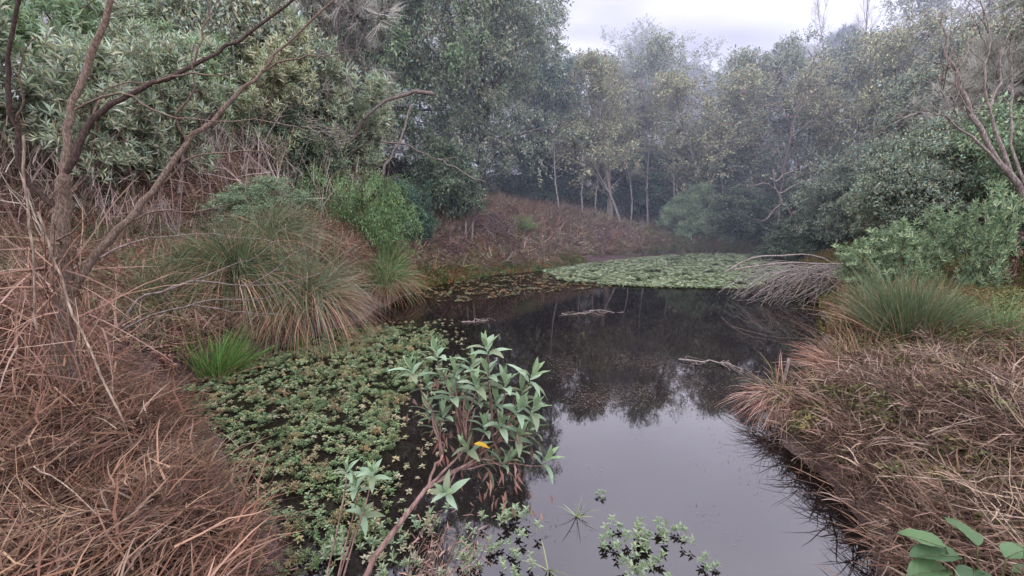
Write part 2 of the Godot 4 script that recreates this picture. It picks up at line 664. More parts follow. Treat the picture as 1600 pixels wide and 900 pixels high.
func make_stock() -> void:
	rng.seed = 100
	var g_grey := Color(0.29, 0.31, 0.25)
	var g_mid := Color(0.2, 0.24, 0.165)
	var g_dark := Color(0.095, 0.125, 0.09)
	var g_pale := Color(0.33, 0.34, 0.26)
	var g_blue := Color(0.33, 0.365, 0.28)
	var small := []
	var mid := []
	var dark := []
	var pale := []
	var lance := []
	var fine := []
	var bare := []
	for i in 4:
		small.append(twig_leaves(27, 0.55, 0.1, 0.048, 0.1, g_grey))
		mid.append(twig_leaves(27, 0.5, 0.1, 0.045, 0.12, g_mid))
		dark.append(twig_leaves(33, 0.4, 0.08, 0.04, 0.05, g_dark))
		pale.append(twig_leaves(21, 0.55, 0.09, 0.05, 0.08, g_pale))
		lance.append(twig_lance(3, 0.13, 0.026, g_blue))
		fine.append(twig_leaves(39, 0.42, 0.07, 0.03, 0.06, g_grey))
		bare.append(twig_bare(0.7, Color(0.36, 0.355, 0.325)))
	var bark_p := Color(0.5, 0.46, 0.42)
	var bark_d := Color(0.13, 0.105, 0.09)
	var pm: Material = mats["bark_pale"]
	var add := func(k: String, p: Dictionary, s: int, m: Material, extra := {}):
		var d := grow(p, s)
		d.bark_mat = m
		d.merge(extra, true)
		stock[k] = d
	var mix_a := small + mid
	for s in 2:
		add.call("willow%d" % s, {"h": 8.0, "r": 0.17, "stems": 2, "base": 0.12, "n1": 15, "n2": 6, "n3": 3, "l1": 3.4, "open": 1.1, "twigs": mix_a, "tn": 3, "ts": 1.1, "droop": 0.25, "lift1": 0.02, "lift2": -0.04, "bark": Color(0.2, 0.17, 0.15), "leaf_from": 1}, 200 + s, pm)
		add.call("thin%d" % s, {"h": 7.0, "r": 0.1, "stems": 3, "apart": 1.6, "base": 0.3, "n1": 12, "n2": 5, "n3": 3, "l1": 2.0, "open": 0.8, "twigs": pale + small, "tn": 2, "ts": 1.0, "bark": bark_p, "wander": 0.16}, 210 + s, pm)
		add.call("bare%d" % s, {"h": 7.0, "r": 0.1, "stems": 3, "apart": 1.2, "base": 0.2, "n1": 13, "n2": 6, "n3": 4, "l1": 2.6, "open": 0.75, "twigs": bare, "tn": 2, "ts": 0.8, "bark": Color(0.33, 0.3, 0.28), "wander": 0.17, "leaf_from": 0}, 220 + s, pm)
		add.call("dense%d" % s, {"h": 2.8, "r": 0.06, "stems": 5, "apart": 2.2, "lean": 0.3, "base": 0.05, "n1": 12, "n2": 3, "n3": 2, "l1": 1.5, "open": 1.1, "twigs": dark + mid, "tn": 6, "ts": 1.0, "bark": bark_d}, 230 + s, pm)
		add.call("lance%d" % s, {"h": 3.0, "r": 0.04, "stems": 6, "apart": 2.0, "lean": 0.25, "base": 0.12, "n1": 9, "n2": 4, "n3": 2, "l1": 1.0, "open": 0.8, "twigs": lance, "tn": 2, "ts": 1.0, "bark": Color(0.3, 0.22, 0.18), "levels": 2, "leaf_from": 1}, 240 + s, pm)
		add.call("fine%d" % s, {"h": 3.4, "r": 0.06, "stems": 5, "apart": 2.2, "lean": 0.28, "base": 0.08, "n1": 13, "n2": 3, "n3": 2, "l1": 1.7, "open": 1.0, "twigs": fine + small, "tn": 5, "ts": 1.0, "bark": Color(0.2, 0.16, 0.15)}, 250 + s, pm)
	add.call("dome", {"h": 9.0, "r": 0.2, "base": 0.35, "n1": 18, "n2": 7, "n3": 4, "l1": 4.0, "open": 1.1, "twigs": small, "tn": 3, "ts": 1.3, "bark": bark_d, "lift1": 0.12}, 260, pm)
	# conifer with open whorls of long needles
	var needles := []
	for i in 3:
		var b := Buf.new()
		for k in 60:
			var d := Vector3(rr(-0.7, 0.7), rr(-0.5, 0.7), 1.0).normalized()
			blade(b, Vector3(0, 0, rr(0, 0.35)) + rv(0.02), d, rr(0.16, 0.3), 0.016, 0.3, 2, vary(Color(0.07, 0.1, 0.07), 0.3))
		needles.append(b)
	add.call("pine", {"h": 9.0, "r": 0.14, "base": 0.45, "n1": 22, "n2": 6, "n3": 2, "l1": 1.9, "open": 1.0, "round": false, "levels": 2, "lift1": 0.2, "lift2": 0.15, "twigs": needles, "tn": 4, "ts": 1.3, "leaf_from": 0, "bark": bark_d}, 270, pm)
	add.call("pole", {"h": 9.0, "r": 0.05, "stems": 4, "apart": 3.0, "base": 0.3, "n1": 16, "n2": 4, "n3": 2, "l1": 1.2, "open": 0.45, "levels": 2, "twigs": bare, "tn": 1, "ts": 0.9, "bark": Color(0.3, 0.25, 0.22), "wander": 0.05}, 280, pm)
	# a low weeping mass of fine bright green stems
	var soft := []
	for i in 3:
		soft.append(twig_leaves(36, 0.5, 0.07, 0.014, 0.3, Color(0.145, 0.225, 0.1), 0.5))
	add.call("weeping", {"h": 1.9, "r": 0.025, "stems": 9, "apart": 1.5, "lean": 0.16, "base": 0.25, "n1": 7, "n2": 3, "n3": 2, "l1": 0.75, "open": 0.8, "lift1": -0.35, "lift2": -0.4, "levels": 2, "leaf_from": 1, "twigs": soft, "tn": 2, "ts": 1.0, "tlift": -0.5, "bark": Color(0.16, 0.17, 0.08)}, 290, pm, {"stem_name": "stem", "crown_name": "foliage"})
	# young upright willowy plant
	var sprig := []
	for i in 3:
		sprig.append(twig_lance(2, 0.085, 0.017, Color(0.2, 0.28, 0.15)))
	add.call("sapling", {"h": 1.3, "r": 0.013, "stems": 7, "apart": 1.1, "lean": 0.16, "base": 0.1, "n1": 14, "n2": 3, "n3": 2, "l1": 0.32, "open": 0.7, "levels": 1, "leaf_from": 1, "twigs": sprig, "tn": 4, "ts": 0.85, "bark": Color(0.2, 0.19, 0.12)}, 295, pm, {"stem_name": "stem", "crown_name": "foliage"})

func build_trees() -> void:
	rng.seed = 300
	var T := "tree"
	# [kind, name, label, category, x, z, width, height, tint, group]
	var list := [
		# far row along the skyline, left to right
		["willow0", "broadleaf_tree", "tall grey green tree on the skyline behind the left thicket", T, -15.0, -26.0, 1.30, 1.35, "tint_grey", ""],
		["willow1", "broadleaf_tree", "tall olive tree behind the great tangled trees left of the open sky", T, -9.0, -27.0, 1.30, 1.45, "tint_olive", ""],
		["bare1", "bare_tree", "bare twiggy tree rising above the left thicket, white sky between its twigs", T, -6.5, -20.0, 1.30, 1.50, "tint_brown", ""],
		["willow0", "broadleaf_tree", "tall tree whose right flank ends at the open sky", T, -2.2, -24.0, 1.15, 1.35, "tint_olive", ""],
		["bare0", "bare_tree", "thin leafless tree standing at the left end of the open sky", T, 1.9, -39.2, 1.12, 1.50, "tint_brown", ""],
		["pine", "young_pine", "small dark conifer tip on the skyline left of the dome shaped tree", T, 4.9, -41.9, 1.25, 1.18, "tint_dark", ""],
		["dome", "dome_tree", "dome shaped dense tree that stands highest in the middle of the skyline", T, 10.8, -44.6, 1.38, 1.34, "tint_olive", ""],
		["bare1", "bare_tree", "airy leafless crown on the skyline just right of the dome shaped tree", T, 15.1, -41.9, 1.25, 1.46, "tint_brown", ""],
		["thin1", "slender_tree", "pale sparse tree on the skyline between the dome tree and the dark conifer", T, 18.6, -41.9, 1.75, 1.56, "tint_grey", ""],
		["willow1", "broadleaf_tree", "low hazy tree at the foot of the skyline dip", T, 22.7, -44.6, 1.50, 1.27, "tint_olive", ""],
		["pine", "pine_tree", "dark pine with open tufted top rising against the sky at right", T, 26.5, -39.2, 1.35, 1.18, "tint_dark", ""],
		["bare0", "bare_tree", "leafless tree on the skyline just left of the dark tufted pine", T, 23.4, -39.2, 1.25, 1.44, "tint_brown", ""],
		["pole", "pole_tree", "bundle of straight bare stems reaching above the right skyline", T, 21.0, -28.0, 1.10, 1.50, "tint_brown", ""],
		["thin0", "slender_tree", "tall loose tree at right with sky showing through its leaves", T, 22.0, -25.0, 1.3, 1.35, "tint_brown", ""],
		["bare1", "bare_tree", "tall bare crown in front of the white sky at the upper right corner", T, 21.0, -19.5, 1.10, 1.45, "tint_brown", ""],
		["thin1", "slender_tree", "brownish thin leaved tree filling the far right end of the skyline", T, 18.5, -16.5, 1.2, 1.25, "tint_brown", ""],
		# second row
		["willow0", "broadleaf_tree", "large grey green tree leaning over the brown mound in the middle", T, -1.4, -17.6, 0.95, 1.05, "tint_grey", ""],
		["willow1", "willow_tree", "big leafy tree with drooping branches left of the brown mound", T, -4.6, -15.5, 0.95, 1.15, "tint_green", ""],
		["willow0", "willow_tree", "dark trunked tree behind the fallen pale log", T, -7.0, -15.0, 0.9, 1.15, "tint_grey", ""],
		["bare0", "bare_tree", "many stemmed bare tree with dark limbs above the fallen pale log", T, -4.8, -12.9, 0.95, 1.15, "tint_brown", ""],
		["thin0", "slender_tree", "pale forked tree with white stems behind the purple bank", T, 4.2, -19.0, 1.05, 0.92, "tint_olive", ""],
		["thin1", "slender_tree", "leafy white stemmed tree in the middle of the far bank", T, 8.3, -19.6, 1.15, 0.92, "tint_olive", ""],
		["thin1", "slender_tree", "pale twiggy tree between the two white stemmed trees", T, 6.0, -23.0, 1.2, 1.15, "tint_grey", ""],
		["bare0", "bare_tree", "leafless tree in front of the dome shaped tree", T, 5.4, -22.0, 0.9, 0.98, "tint_brown", ""],
		["willow1", "broadleaf_tree", "dark blue green tree in the deep shade right of the brown mound", T, 2.0, -21.5, 0.75, 0.88, "tint_blue", ""],
		["thin0", "slender_tree", "thin hazy tree right of the leafy white stemmed tree", T, 11.3, -21.0, 1.2, 1.05, "tint_grey", ""],
		["willow0", "broadleaf_tree", "hazy bushy tree behind the crooked bare tree of the far bank", T, 14.0, -22.0, 0.9, 0.95, "tint_grey", ""],
		["thin1", "slender_tree", "sparse tree behind the brush pile, its crown below the dark pine", T, 13.6, -18.0, 1.0, 0.95, "tint_olive", ""],
		["willow1", "broadleaf_tree", "grey green tree halfway up the right thicket", T, 15.5, -17.0, 0.75, 0.72, "tint_grey", ""],
		# shrubs of the far bank
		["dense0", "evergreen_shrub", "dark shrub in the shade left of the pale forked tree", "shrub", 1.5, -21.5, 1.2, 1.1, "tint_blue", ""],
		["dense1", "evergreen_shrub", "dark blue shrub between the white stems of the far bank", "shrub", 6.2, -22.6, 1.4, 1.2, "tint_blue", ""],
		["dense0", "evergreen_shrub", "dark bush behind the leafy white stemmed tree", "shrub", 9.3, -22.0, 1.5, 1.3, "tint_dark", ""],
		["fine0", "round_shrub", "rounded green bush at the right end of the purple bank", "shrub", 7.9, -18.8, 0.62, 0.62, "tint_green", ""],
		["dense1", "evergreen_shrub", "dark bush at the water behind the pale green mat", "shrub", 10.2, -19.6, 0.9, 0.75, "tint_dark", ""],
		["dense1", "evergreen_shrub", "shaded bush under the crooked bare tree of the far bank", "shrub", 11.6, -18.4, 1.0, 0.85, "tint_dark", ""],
		["fine1", "round_shrub", "hazy grey bush behind the crooked bare tree", "shrub", 12.6, -17.4, 1.0, 1.1, "tint_grey", ""],
		["fine0", "round_shrub", "grey green bush right behind the brush pile", "shrub", 10.8, -13.2, 0.75, 0.72, "tint_dark", ""],
		["dense0", "evergreen_shrub", "dark low bush behind the left end of the brush pile", "shrub", 9.6, -14.9, 0.7, 0.6, "tint_dark", ""],
		["fine1", "round_shrub", "broad grey green bush in the middle of the right thicket", "shrub", 13.2, -13.6, 1.15, 1.25, "tint_grey", ""],
		["fine0", "round_shrub", "dull brown green bush behind the willowy plants", "shrub", 9.8, -10.4, 0.72, 0.78, "tint_dark", ""],
		["fine1", "round_shrub", "bright green bush high on the right thicket below the leaning pale tree", "shrub", 10.6, -8.6, 0.85, 0.9, "tint_green", ""],
		["fine0", "round_shrub", "dense grey bush behind the leaning pale tree", "shrub", 12.4, -9.6, 1.0, 1.15, "tint_grey", ""],
		["dense1", "evergreen_shrub", "dark bush at the right edge below the leaning pale tree", "shrub", 8.8, -6.4, 0.62, 0.68, "tint_dark", ""],
		["willow0", "broadleaf_tree", "brown green tree behind the upper part of the leaning pale tree", T, 13.8, -11.2, 0.65, 0.72, "tint_brown", ""],
		["fine1", "round_shrub", "dusky bush between the willowy plants and the right edge", "shrub", 10.9, -6.6, 0.8, 0.85, "tint_brown", ""],
		["bare0", "bare_tree", "grey twiggy bush amid the right thicket left of the leaning pale tree", T, 11.6, -11.4, 0.6, 0.6, "tint_brown", ""],
		["lance1", "lance_leaf_shrub", "loose pale shrub in the right thicket behind the brush pile", "shrub", 10.0, -11.9, 0.8, 0.75, "tint_grey", ""],
		["fine1", "round_shrub", "tall bush right of the skyline dip below the pine", "shrub", 16.3, -15.0, 1.2, 1.35, "tint_olive", ""],
		# left hillside
		["lance0", "lance_leaf_shrub", "grey green long leaved shrub at the top left corner", "shrub", -7.4, -6.9, 1.05, 1.1, "tint_grey", ""],
		["lance1", "lance_leaf_shrub", "long leaved shrub behind the top of the bare tree", "shrub", -7.2, -9.2, 1.2, 1.25, "tint_green", ""],
		["lance0", "lance_leaf_shrub", "tangled long leaved shrub on the slope above the red brown grass", "shrub", -5.9, -10.4, 1.1, 1.2, "tint_olive", ""],
		["dense0", "evergreen_shrub", "dark green bush in the shade at the top of the red brown slope", "shrub", -4.9, -10.6, 0.62, 0.58, "tint_dark", ""],
		["lance1", "lance_leaf_shrub", "pale long leaved shrub left of the weeping green plant", "shrub", -4.5, -11.6, 1.0, 1.25, "tint_grey", ""],
		["bare1", "bare_tree", "grey twiggy tree standing among the long leaved shrubs on the left slope", T, -8.2, -12.0, 1.0, 0.95, "tint_brown", ""],
		["willow1", "broadleaf_tree", "tall green tree high on the left slope", T, -10.5, -13.5, 0.9, 0.95, "tint_green", ""],
		["lance0", "lance_leaf_shrub", "long leaved shrub at the left edge above the dry grass", "shrub", -9.0, -7.6, 1.1, 1.2, "tint_green", ""],
		["lance1", "lance_leaf_shrub", "dense long leaved shrub right behind the bare tree's upper limbs", "shrub", -6.2, -7.9, 0.95, 1.0, "tint_grey", ""],
		["lance0", "lance_leaf_shrub", "light green long leaved shrub between the bare tree and the dark bush", "shrub", -5.6, -9.2, 0.85, 0.8, "tint_green", ""],
		["lance1", "lance_leaf_shrub", "tall long leaved shrub at the upper edge left of the grey twiggy tree", "shrub", -8.6, -10.6, 1.3, 1.5, "tint_grey", ""],
		["lance0", "lance_leaf_shrub", "tall pale long leaved shrub below the fallen bough", "shrub", -5.4, -12.2, 1.2, 1.45, "tint_grey", ""],
		["fine1", "round_shrub", "grey twiggy bush above the dark bush of the red brown slope", "shrub", -6.8, -11.6, 1.1, 1.3, "tint_grey", ""],
		["fine0", "round_shrub", "grey bush at the far left behind the dry grass", "shrub", -8.2, -5.2, 0.8, 0.8, "tint_grey", ""],
		["dense1", "evergreen_shrub", "dark bush with blue green leaves below the drooping tree", "shrub", -2.9, -12.6, 0.5, 0.55, "tint_blue", ""],
		["dense0", "evergreen_shrub", "dark bush in the hollow left of the brown mound", "shrub", -2.0, -14.2, 0.75, 0.75, "tint_dark", ""],
		["weeping", "weeping_shrub", "bright green weeping shrub standing above the round rush tussock", "shrub", -3.3, -9.6, 1.05, 1.05, "tint_plain", ""],
		["fine0", "round_shrub", "soft pale green low bush above the large brown skirted tussock", "shrub", -4.25, -8.0, 0.32, 0.2, "tint_green", ""],
		["sapling", "willowy_plant", "blue green willowy plant behind the right rush, lowest of the three", "plant", 6.25, -7.3, 0.95, 0.95, "tint_plain", ""],
		["sapling", "willowy_plant", "bushy blue green willowy plant in the middle of the three", "plant", 6.7, -7.1, 1.0, 1.15, "tint_plain", ""],
		["sapling", "willowy_plant", "tallest blue green willowy plant, nearest the upright dead stalk", "plant", 7.1, -6.7, 0.8, 1.55, "tint_plain", ""],
		["sapling", "willowy_plant", "small pale green plant at the far right end of the brush pile", "plant", 6.9, -8.9, 0.8, 0.55, "tint_grey", ""],
	]
	for a in list:
		plant(a[0], a[1], a[2], a[3], a[4], a[5], Vector3(a[6], a[7], a[6]), rr(0, TAU), a[8], a[9])

func build_cover() -> void:
	rng.seed = 400
	var dry: Material = mats["dry"]
	var wet: Material = mats["wet"]
	var plain: Material = mats["tint_plain"]
	var straw := straw_mesh(46, 0.42, 0.7, 0.0072, 1.2, 0.3)
	var straw_tall := straw_mesh(26, 0.6, 1.3, 0.006, 1.0, 0.14)
	var herb := herb_mesh(9, 0.3, 0.045, 7, 0.6)
	var herb_far := herb_mesh(8, 0.34, 0.1, 5, 0.7)
	var low := herb_mesh(10, 0.16, 0.05, 6, 0.9)
	var tuft := straw_mesh(40, 0.4, 1.5, 0.006, 1.6)
	var weed := rosette_mesh(4, 0.042, 0.02, 0.4)
	var pad := rosette_mesh(5, 0.07, 0.038, 0.3)
	var red := [Color(0.055, 0.032, 0.023), Color(0.115, 0.061, 0.041), Color(0.165, 0.096, 0.063), Color(0.235, 0.16, 0.108)]
	var tan_ := [Color(0.075, 0.049, 0.036), Color(0.15, 0.098, 0.07), Color(0.22, 0.152, 0.11), Color(0.31, 0.235, 0.175)]
	var left := PackedVector2Array([Vector2(-1.0, -1.0), Vector2(-1.45, -1.95), Vector2(-1.95, -2.5), Vector2(-2.5, -3.1), Vector2(-3.0, -3.6), Vector2(-3.5, -3.75), Vector2(-4.6, -4.3), Vector2(-6.0, -4.6), Vector2(-6.5, -1.0), Vector2(-3.0, 0.2), Vector2(-0.9, -0.3)])
	scatter("dry_grass", "matted red brown dead grass on the bank under the bare tree", "dry grass", straw, dry, left, 2300, Vector2(0.55, 1.2), red, {"tilt": 0.7, "patch": -0.12, "patch_scale": 120.0, "heap": 0.22})
	scatter("dry_grass", "loose pale dead stems standing out of the left bank", "dry grass", straw_tall, dry, left, 170, Vector2(0.5, 0.95), tan_, {"tilt": 0.5})
	var mud := PackedVector2Array([Vector2(-1.2, -1.4), Vector2(-1.3, -2.3), Vector2(-1.9, -2.75), Vector2(-2.5, -3.35), Vector2(-3.4, -4.2), Vector2(-3.8, -5.2), Vector2(-4.6, -5.0), Vector2(-4.4, -4.2), Vector2(-3.3, -3.6), Vector2(-2.3, -2.7), Vector2(-1.6, -1.8)])
	scatter("shore_litter", "broken straw and rotting leaves strewn on the wet mud of the left shore", "litter", straw_mesh(12, 0.16, 0.25, 0.005, 1.0, 0.4), dry, mud, 1500, Vector2(0.5, 1.1), [Color(0.06, 0.04, 0.035), Color(0.13, 0.085, 0.07), Color(0.2, 0.12, 0.09), Color(0.28, 0.2, 0.16)], {"patch": -0.15, "patch_scale": 150.0, "tilt": 0.4, "wade": true})
	scatter("shore_herb", "small green leaves creeping over the wet mud of the left shore", "herb", weed, wet, mud, 500, Vector2(0.4, 0.9), [Color(0.08, 0.1, 0.045), Color(0.14, 0.18, 0.09)], {"patch": 0.1, "patch_scale": 120.0, "tilt": 0.4})
	var right := PackedVector2Array([Vector2(1.4, -0.6), Vector2(2.0, -1.9), Vector2(2.3, -2.6), Vector2(2.35, -3.3), Vector2(2.5, -3.8), Vector2(3.0, -4.1), Vector2(3.85, -4.6), Vector2(5.2, -4.4), Vector2(5.6, -1.0), Vector2(3.0, 0.2)])
	scatter("dry_grass", "matted straw coloured dead grass on the right bank", "dry grass", straw, dry, right, 2000, Vector2(0.55, 1.15), tan_, {"tilt": 0.7, "patch": -0.12, "patch_scale": 120.0, "heap": 0.22})
	scatter("dry_grass", "reddish dead stems mixed into the right bank", "dry grass", straw_tall, dry, right, 260, Vector2(0.5, 0.9), red, {"tilt": 0.6})
	scatter("low_herb", "yellow green low herbs growing through the right bank straw", "herb", low, plain, right, 1100, Vector2(0.6, 1.2), [Color(0.16, 0.16, 0.05), Color(0.12, 0.14, 0.05), Color(0.22, 0.2, 0.08)], {"patch": 0.1, "patch_scale": 60.0})
	var right_up := PackedVector2Array([Vector2(3.7, -4.6), Vector2(4.15, -5.6), Vector2(5.05, -6.9), Vector2(6.2, -8.7), Vector2(6.9, -11.0), Vector2(8.6, -13.4), Vector2(11.0, -14.0), Vector2(12.0, -7.0), Vector2(8.0, -2.5), Vector2(5.0, -3.2)])
	scatter("low_herb", "rust and yellow green herbs along the right shore", "herb", herb, plain, right_up, 5200, Vector2(0.6, 1.2), [Color(0.2, 0.1, 0.06), Color(0.22, 0.18, 0.08), Color(0.15, 0.17, 0.06), Color(0.13, 0.15, 0.06)], {"patch_scale": 45.0})
	scatter("dry_grass", "sparse dry grass among the right shore herbs", "dry grass", tuft, dry, right_up, 500, Vector2(0.5, 0.9), tan_, {"patch": 0.0})
	var slope := PackedVector2Array([Vector2(-3.85, -4.7), Vector2(-3.6, -5.6), Vector2(-3.2, -6.6), Vector2(-2.85, -7.6), Vector2(-2.75, -9.0), Vector2(-2.1, -11.3), Vector2(-3.5, -13.0), Vector2(-8.0, -13.5), Vector2(-12.0, -9.0), Vector2(-9.0, -3.0), Vector2(-6.2, -2.5), Vector2(-5.2, -4.5)])
	scatter("dry_grass", "red brown withered grass covering the left slope", "dry grass", tuft, dry, slope, 5200, Vector2(0.7, 1.3), [Color(0.26, 0.14, 0.105), Color(0.34, 0.22, 0.165), Color(0.4, 0.29, 0.22), Color(0.26, 0.25, 0.15)], {"patch_scale": 40.0, "tilt": 0.5})
	scatter("withered_herb", "reddish withered herbs on the left slope", "herb", herb, dry, slope, 2600, Vector2(0.8, 1.4), [Color(0.24, 0.13, 0.1), Color(0.3, 0.18, 0.14), Color(0.2, 0.19, 0.1)], {"patch": -0.15, "patch_scale": 50.0, "offset": 7.0})
	scatter("green_herb", "green herbs mixed into the left slope", "herb", herb, plain, slope, 1500, Vector2(0.7, 1.3), [Color(0.1, 0.14, 0.055), Color(0.13, 0.16, 0.07)], {"patch": 0.05, "patch_scale": 35.0, "offset": 20.0})
	var cane := Buf.new()
	for k in 7:
		var p := V(rr(-0.25, 0.25), 0, rr(-0.25, 0.25))
		var d := V(rr(-0.5, 0.5), 1.0, rr(-0.5, 0.5)).normalized()
		var g := rr(0.6, 1.3)
		blade(cane, p, d, rr(0.7, 1.5), 0.014, 0.25, 6, Color(g, g, g), 0.12)
		for j in 4:
			blade(cane, p + d * rr(0.3, 0.9), (d + rv(0.8)).normalized(), rr(0.2, 0.5), 0.008, 0.4, 4, Color(g, g, g), 0.15)
	scatter("bare_cane", "thin leafless canes standing among the shrubs of the left slope", "cane", cane.mesh(), dry, PackedVector2Array([Vector2(-3.6, -8.6), Vector2(-3.4, -11.5), Vector2(-6.5, -12.5), Vector2(-9.5, -8.0), Vector2(-7.5, -5.2), Vector2(-5.5, -6.8)]), 130, Vector2(0.7, 1.5), [Color(0.36, 0.3, 0.26), Color(0.26, 0.2, 0.16), Color(0.42, 0.37, 0.32)], {"tilt": 0.4})
	var mound := PackedVector2Array([Vector2(-2.4, -11.0), Vector2(-0.8, -12.6), Vector2(0.7, -13.6), Vector2(2.4, -15.0), Vector2(5.0, -16.9), Vector2(7.4, -18.2), Vector2(8.5, -19.5), Vector2(7.0, -20.6), Vector2(2.0, -20.0), Vector2(-2.0, -18.0), Vector2(-4.0, -13.5)])
	scatter("withered_herb", "purple brown withered herbs on the far bank", "herb", herb_far, dry, mound, 4200, Vector2(0.5, 1.15), [Color(0.32, 0.23, 0.22), Color(0.22, 0.14, 0.14), Color(0.4, 0.3, 0.26), Color(0.35, 0.22, 0.15)], {"patch_scale": 30.0})
	scatter("dry_grass", "tan dry grass on top of the brown mound", "dry grass", tuft, dry, PackedVector2Array([Vector2(-3.0, -12.5), Vector2(-0.5, -13.5), Vector2(1.5, -15.5), Vector2(3.0, -18.0), Vector2(0.0, -18.5), Vector2(-3.5, -15.0)]), 1500, Vector2(0.8, 1.4), [Color(0.24, 0.14, 0.1), Color(0.3, 0.2, 0.13)], {"tilt": 0.5})
	scatter("dry_grass", "pale and purple dead grass tufts over the far bank", "dry grass", tuft, dry, mound, 2000, Vector2(0.5, 1.7), [Color(0.4, 0.3, 0.26), Color(0.26, 0.17, 0.17), Color(0.22, 0.23, 0.11), Color(0.46, 0.36, 0.28)], {"patch": -0.1, "patch_scale": 50.0, "offset": 11.0, "tilt": 0.6})
	scatter("green_herb", "yellow green herbs under the white stemmed trees", "herb", low, plain, PackedVector2Array([Vector2(2.8, -18.3), Vector2(5.0, -17.9), Vector2(7.4, -18.6), Vector2(7.8, -19.6), Vector2(4.0, -20.2)]), 2200, Vector2(1.0, 1.8), [Color(0.23, 0.26, 0.1), Color(0.27, 0.29, 0.13)], {"patch": -0.2})
	scatter("shore_herb", "green grassy herbs along the shaded far corner of the pond", "herb", herb, plain, PackedVector2Array([Vector2(4.6, -16.5), Vector2(7.6, -17.6), Vector2(10.0, -17.6), Vector2(11.2, -16.2), Vector2(13.0, -17.5), Vector2(11.0, -21.0), Vector2(7.0, -20.6), Vector2(5.5, -18.0)]), 2600, Vector2(0.7, 1.3), [Color(0.13, 0.15, 0.07), Color(0.17, 0.2, 0.09), Color(0.2, 0.14, 0.12)], {"patch_scale": 50.0})
	var edge := PackedVector2Array([Vector2(-3.2, -9.2), Vector2(-2.5, -9.2), Vector2(-1.8, -11.0), Vector2(-0.6, -12.3), Vector2(0.8, -13.2), Vector2(2.5, -14.8), Vector2(1.9, -15.6), Vector2(-0.5, -14.0), Vector2(-2.6, -12.2)])
	scatter("shore_herb", "orange and green low herbs at the waterline left of the pale mat", "herb", low, plain, edge, 2600, Vector2(0.8, 1.4), [Color(0.28, 0.11, 0.05), Color(0.17, 0.17, 0.06), Color(0.14, 0.2, 0.07), Color(0.22, 0.14, 0.07)], {"patch_scale": 70.0, "wade": true})
	var behind := PackedVector2Array([Vector2(-14, -13.5), Vector2(-4.0, -13.5), Vector2(-2.0, -18.5), Vector2(7.0, -20.8), Vector2(11.5, -18.5), Vector2(11.0, -14.0), Vector2(14.0, -7.0), Vector2(22.0, -14.0), Vector2(20.0, -30.0), Vector2(-14.0, -30.0)])
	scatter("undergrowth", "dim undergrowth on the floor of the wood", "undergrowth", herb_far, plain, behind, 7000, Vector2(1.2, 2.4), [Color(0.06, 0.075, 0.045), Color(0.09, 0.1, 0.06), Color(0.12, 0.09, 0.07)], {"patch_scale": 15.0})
	# floating plants
	var weeds := PackedVector2Array([Vector2(-3.6, -4.3), Vector2(-3.75, -5.2), Vector2(-3.3, -6.1), Vector2(-2.8, -7.0), Vector2(-1.4, -7.0), Vector2(-0.9, -6.2), Vector2(-1.05, -5.0), Vector2(-1.1, -4.0), Vector2(-0.9, -3.2), Vector2(-0.75, -2.3), Vector2(-1.3, -2.0), Vector2(-2.2, -2.9), Vector2(-2.9, -3.6)])
	scatter("pond_weed", "green mat of small leaved floating weed by the left shore", "water plant", weed, wet, weeds, 4300, Vector2(0.3, 0.9), [Color(0.05, 0.06, 0.025), Color(0.075, 0.11, 0.042), Color(0.105, 0.16, 0.065), Color(0.16, 0.22, 0.1)], {"level": 0.012, "patch": -0.04, "patch_scale": 190.0, "tilt": 0.5, "on_land": true})
	scatter("pond_weed", "pale leaf tips standing above the green mat by the left shore", "water plant", rosette_mesh(3, 0.034, 0.017, 0.7), wet, weeds, 2000, Vector2(0.4, 1.1), [Color(0.13, 0.15, 0.06), Color(0.15, 0.22, 0.1), Color(0.22, 0.29, 0.15), Color(0.26, 0.24, 0.12)], {"level": 0.02, "patch": 0.0, "patch_scale": 190.0, "tilt": 0.7, "on_land": true})
	scatter("pond_weed", "thin scatter of weed leaves round the edge of the left mat", "water plant", weed, wet, PackedVector2Array([Vector2(-3.6, -4.3), Vector2(-3.0, -7.2), Vector2(-1.0, -7.5), Vector2(-0.4, -5.5), Vector2(-0.6, -1.9), Vector2(-1.3, -1.9)]), 900, Vector2(0.5, 1.0), [Color(0.2, 0.2, 0.1), Color(0.25, 0.24, 0.14)], {"level": 0.01, "patch": -0.25, "patch_scale": 110.0, "tilt": 0.4, "offset": 3.0})
	scatter("pond_weed", "taller leafy water plants scattered through the left mat", "water plant", low, wet, weeds, 420, Vector2(0.3, 0.6), [Color(0.1, 0.14, 0.055), Color(0.15, 0.2, 0.09), Color(0.24, 0.2, 0.1)], {"level": 0.0, "patch": 0.08, "patch_scale": 60.0, "tilt": 0.6, "offset": 5.0})
	var mat_far := PackedVector2Array([Vector2(0.9, -13.2), Vector2(1.3, -11.4), Vector2(2.6, -10.7), Vector2(4.4, -10.4), Vector2(5.6, -10.3), Vector2(6.8, -11.4), Vector2(8.6, -13.6), Vector2(10.5, -17.0), Vector2(7.5, -18.0), Vector2(5.0, -16.6), Vector2(2.5, -14.9)])
	scatter("floating_mat", "pale green mat of floating leaves along the far shore", "water plant", pad, wet, mat_far, 9000, Vector2(0.8, 1.3), [Color(0.14, 0.18, 0.09), Color(0.19, 0.23, 0.13), Color(0.23, 0.27, 0.16)], {"level": 0.015, "patch": -0.3, "patch_scale": 60.0, "tilt": 0.4})
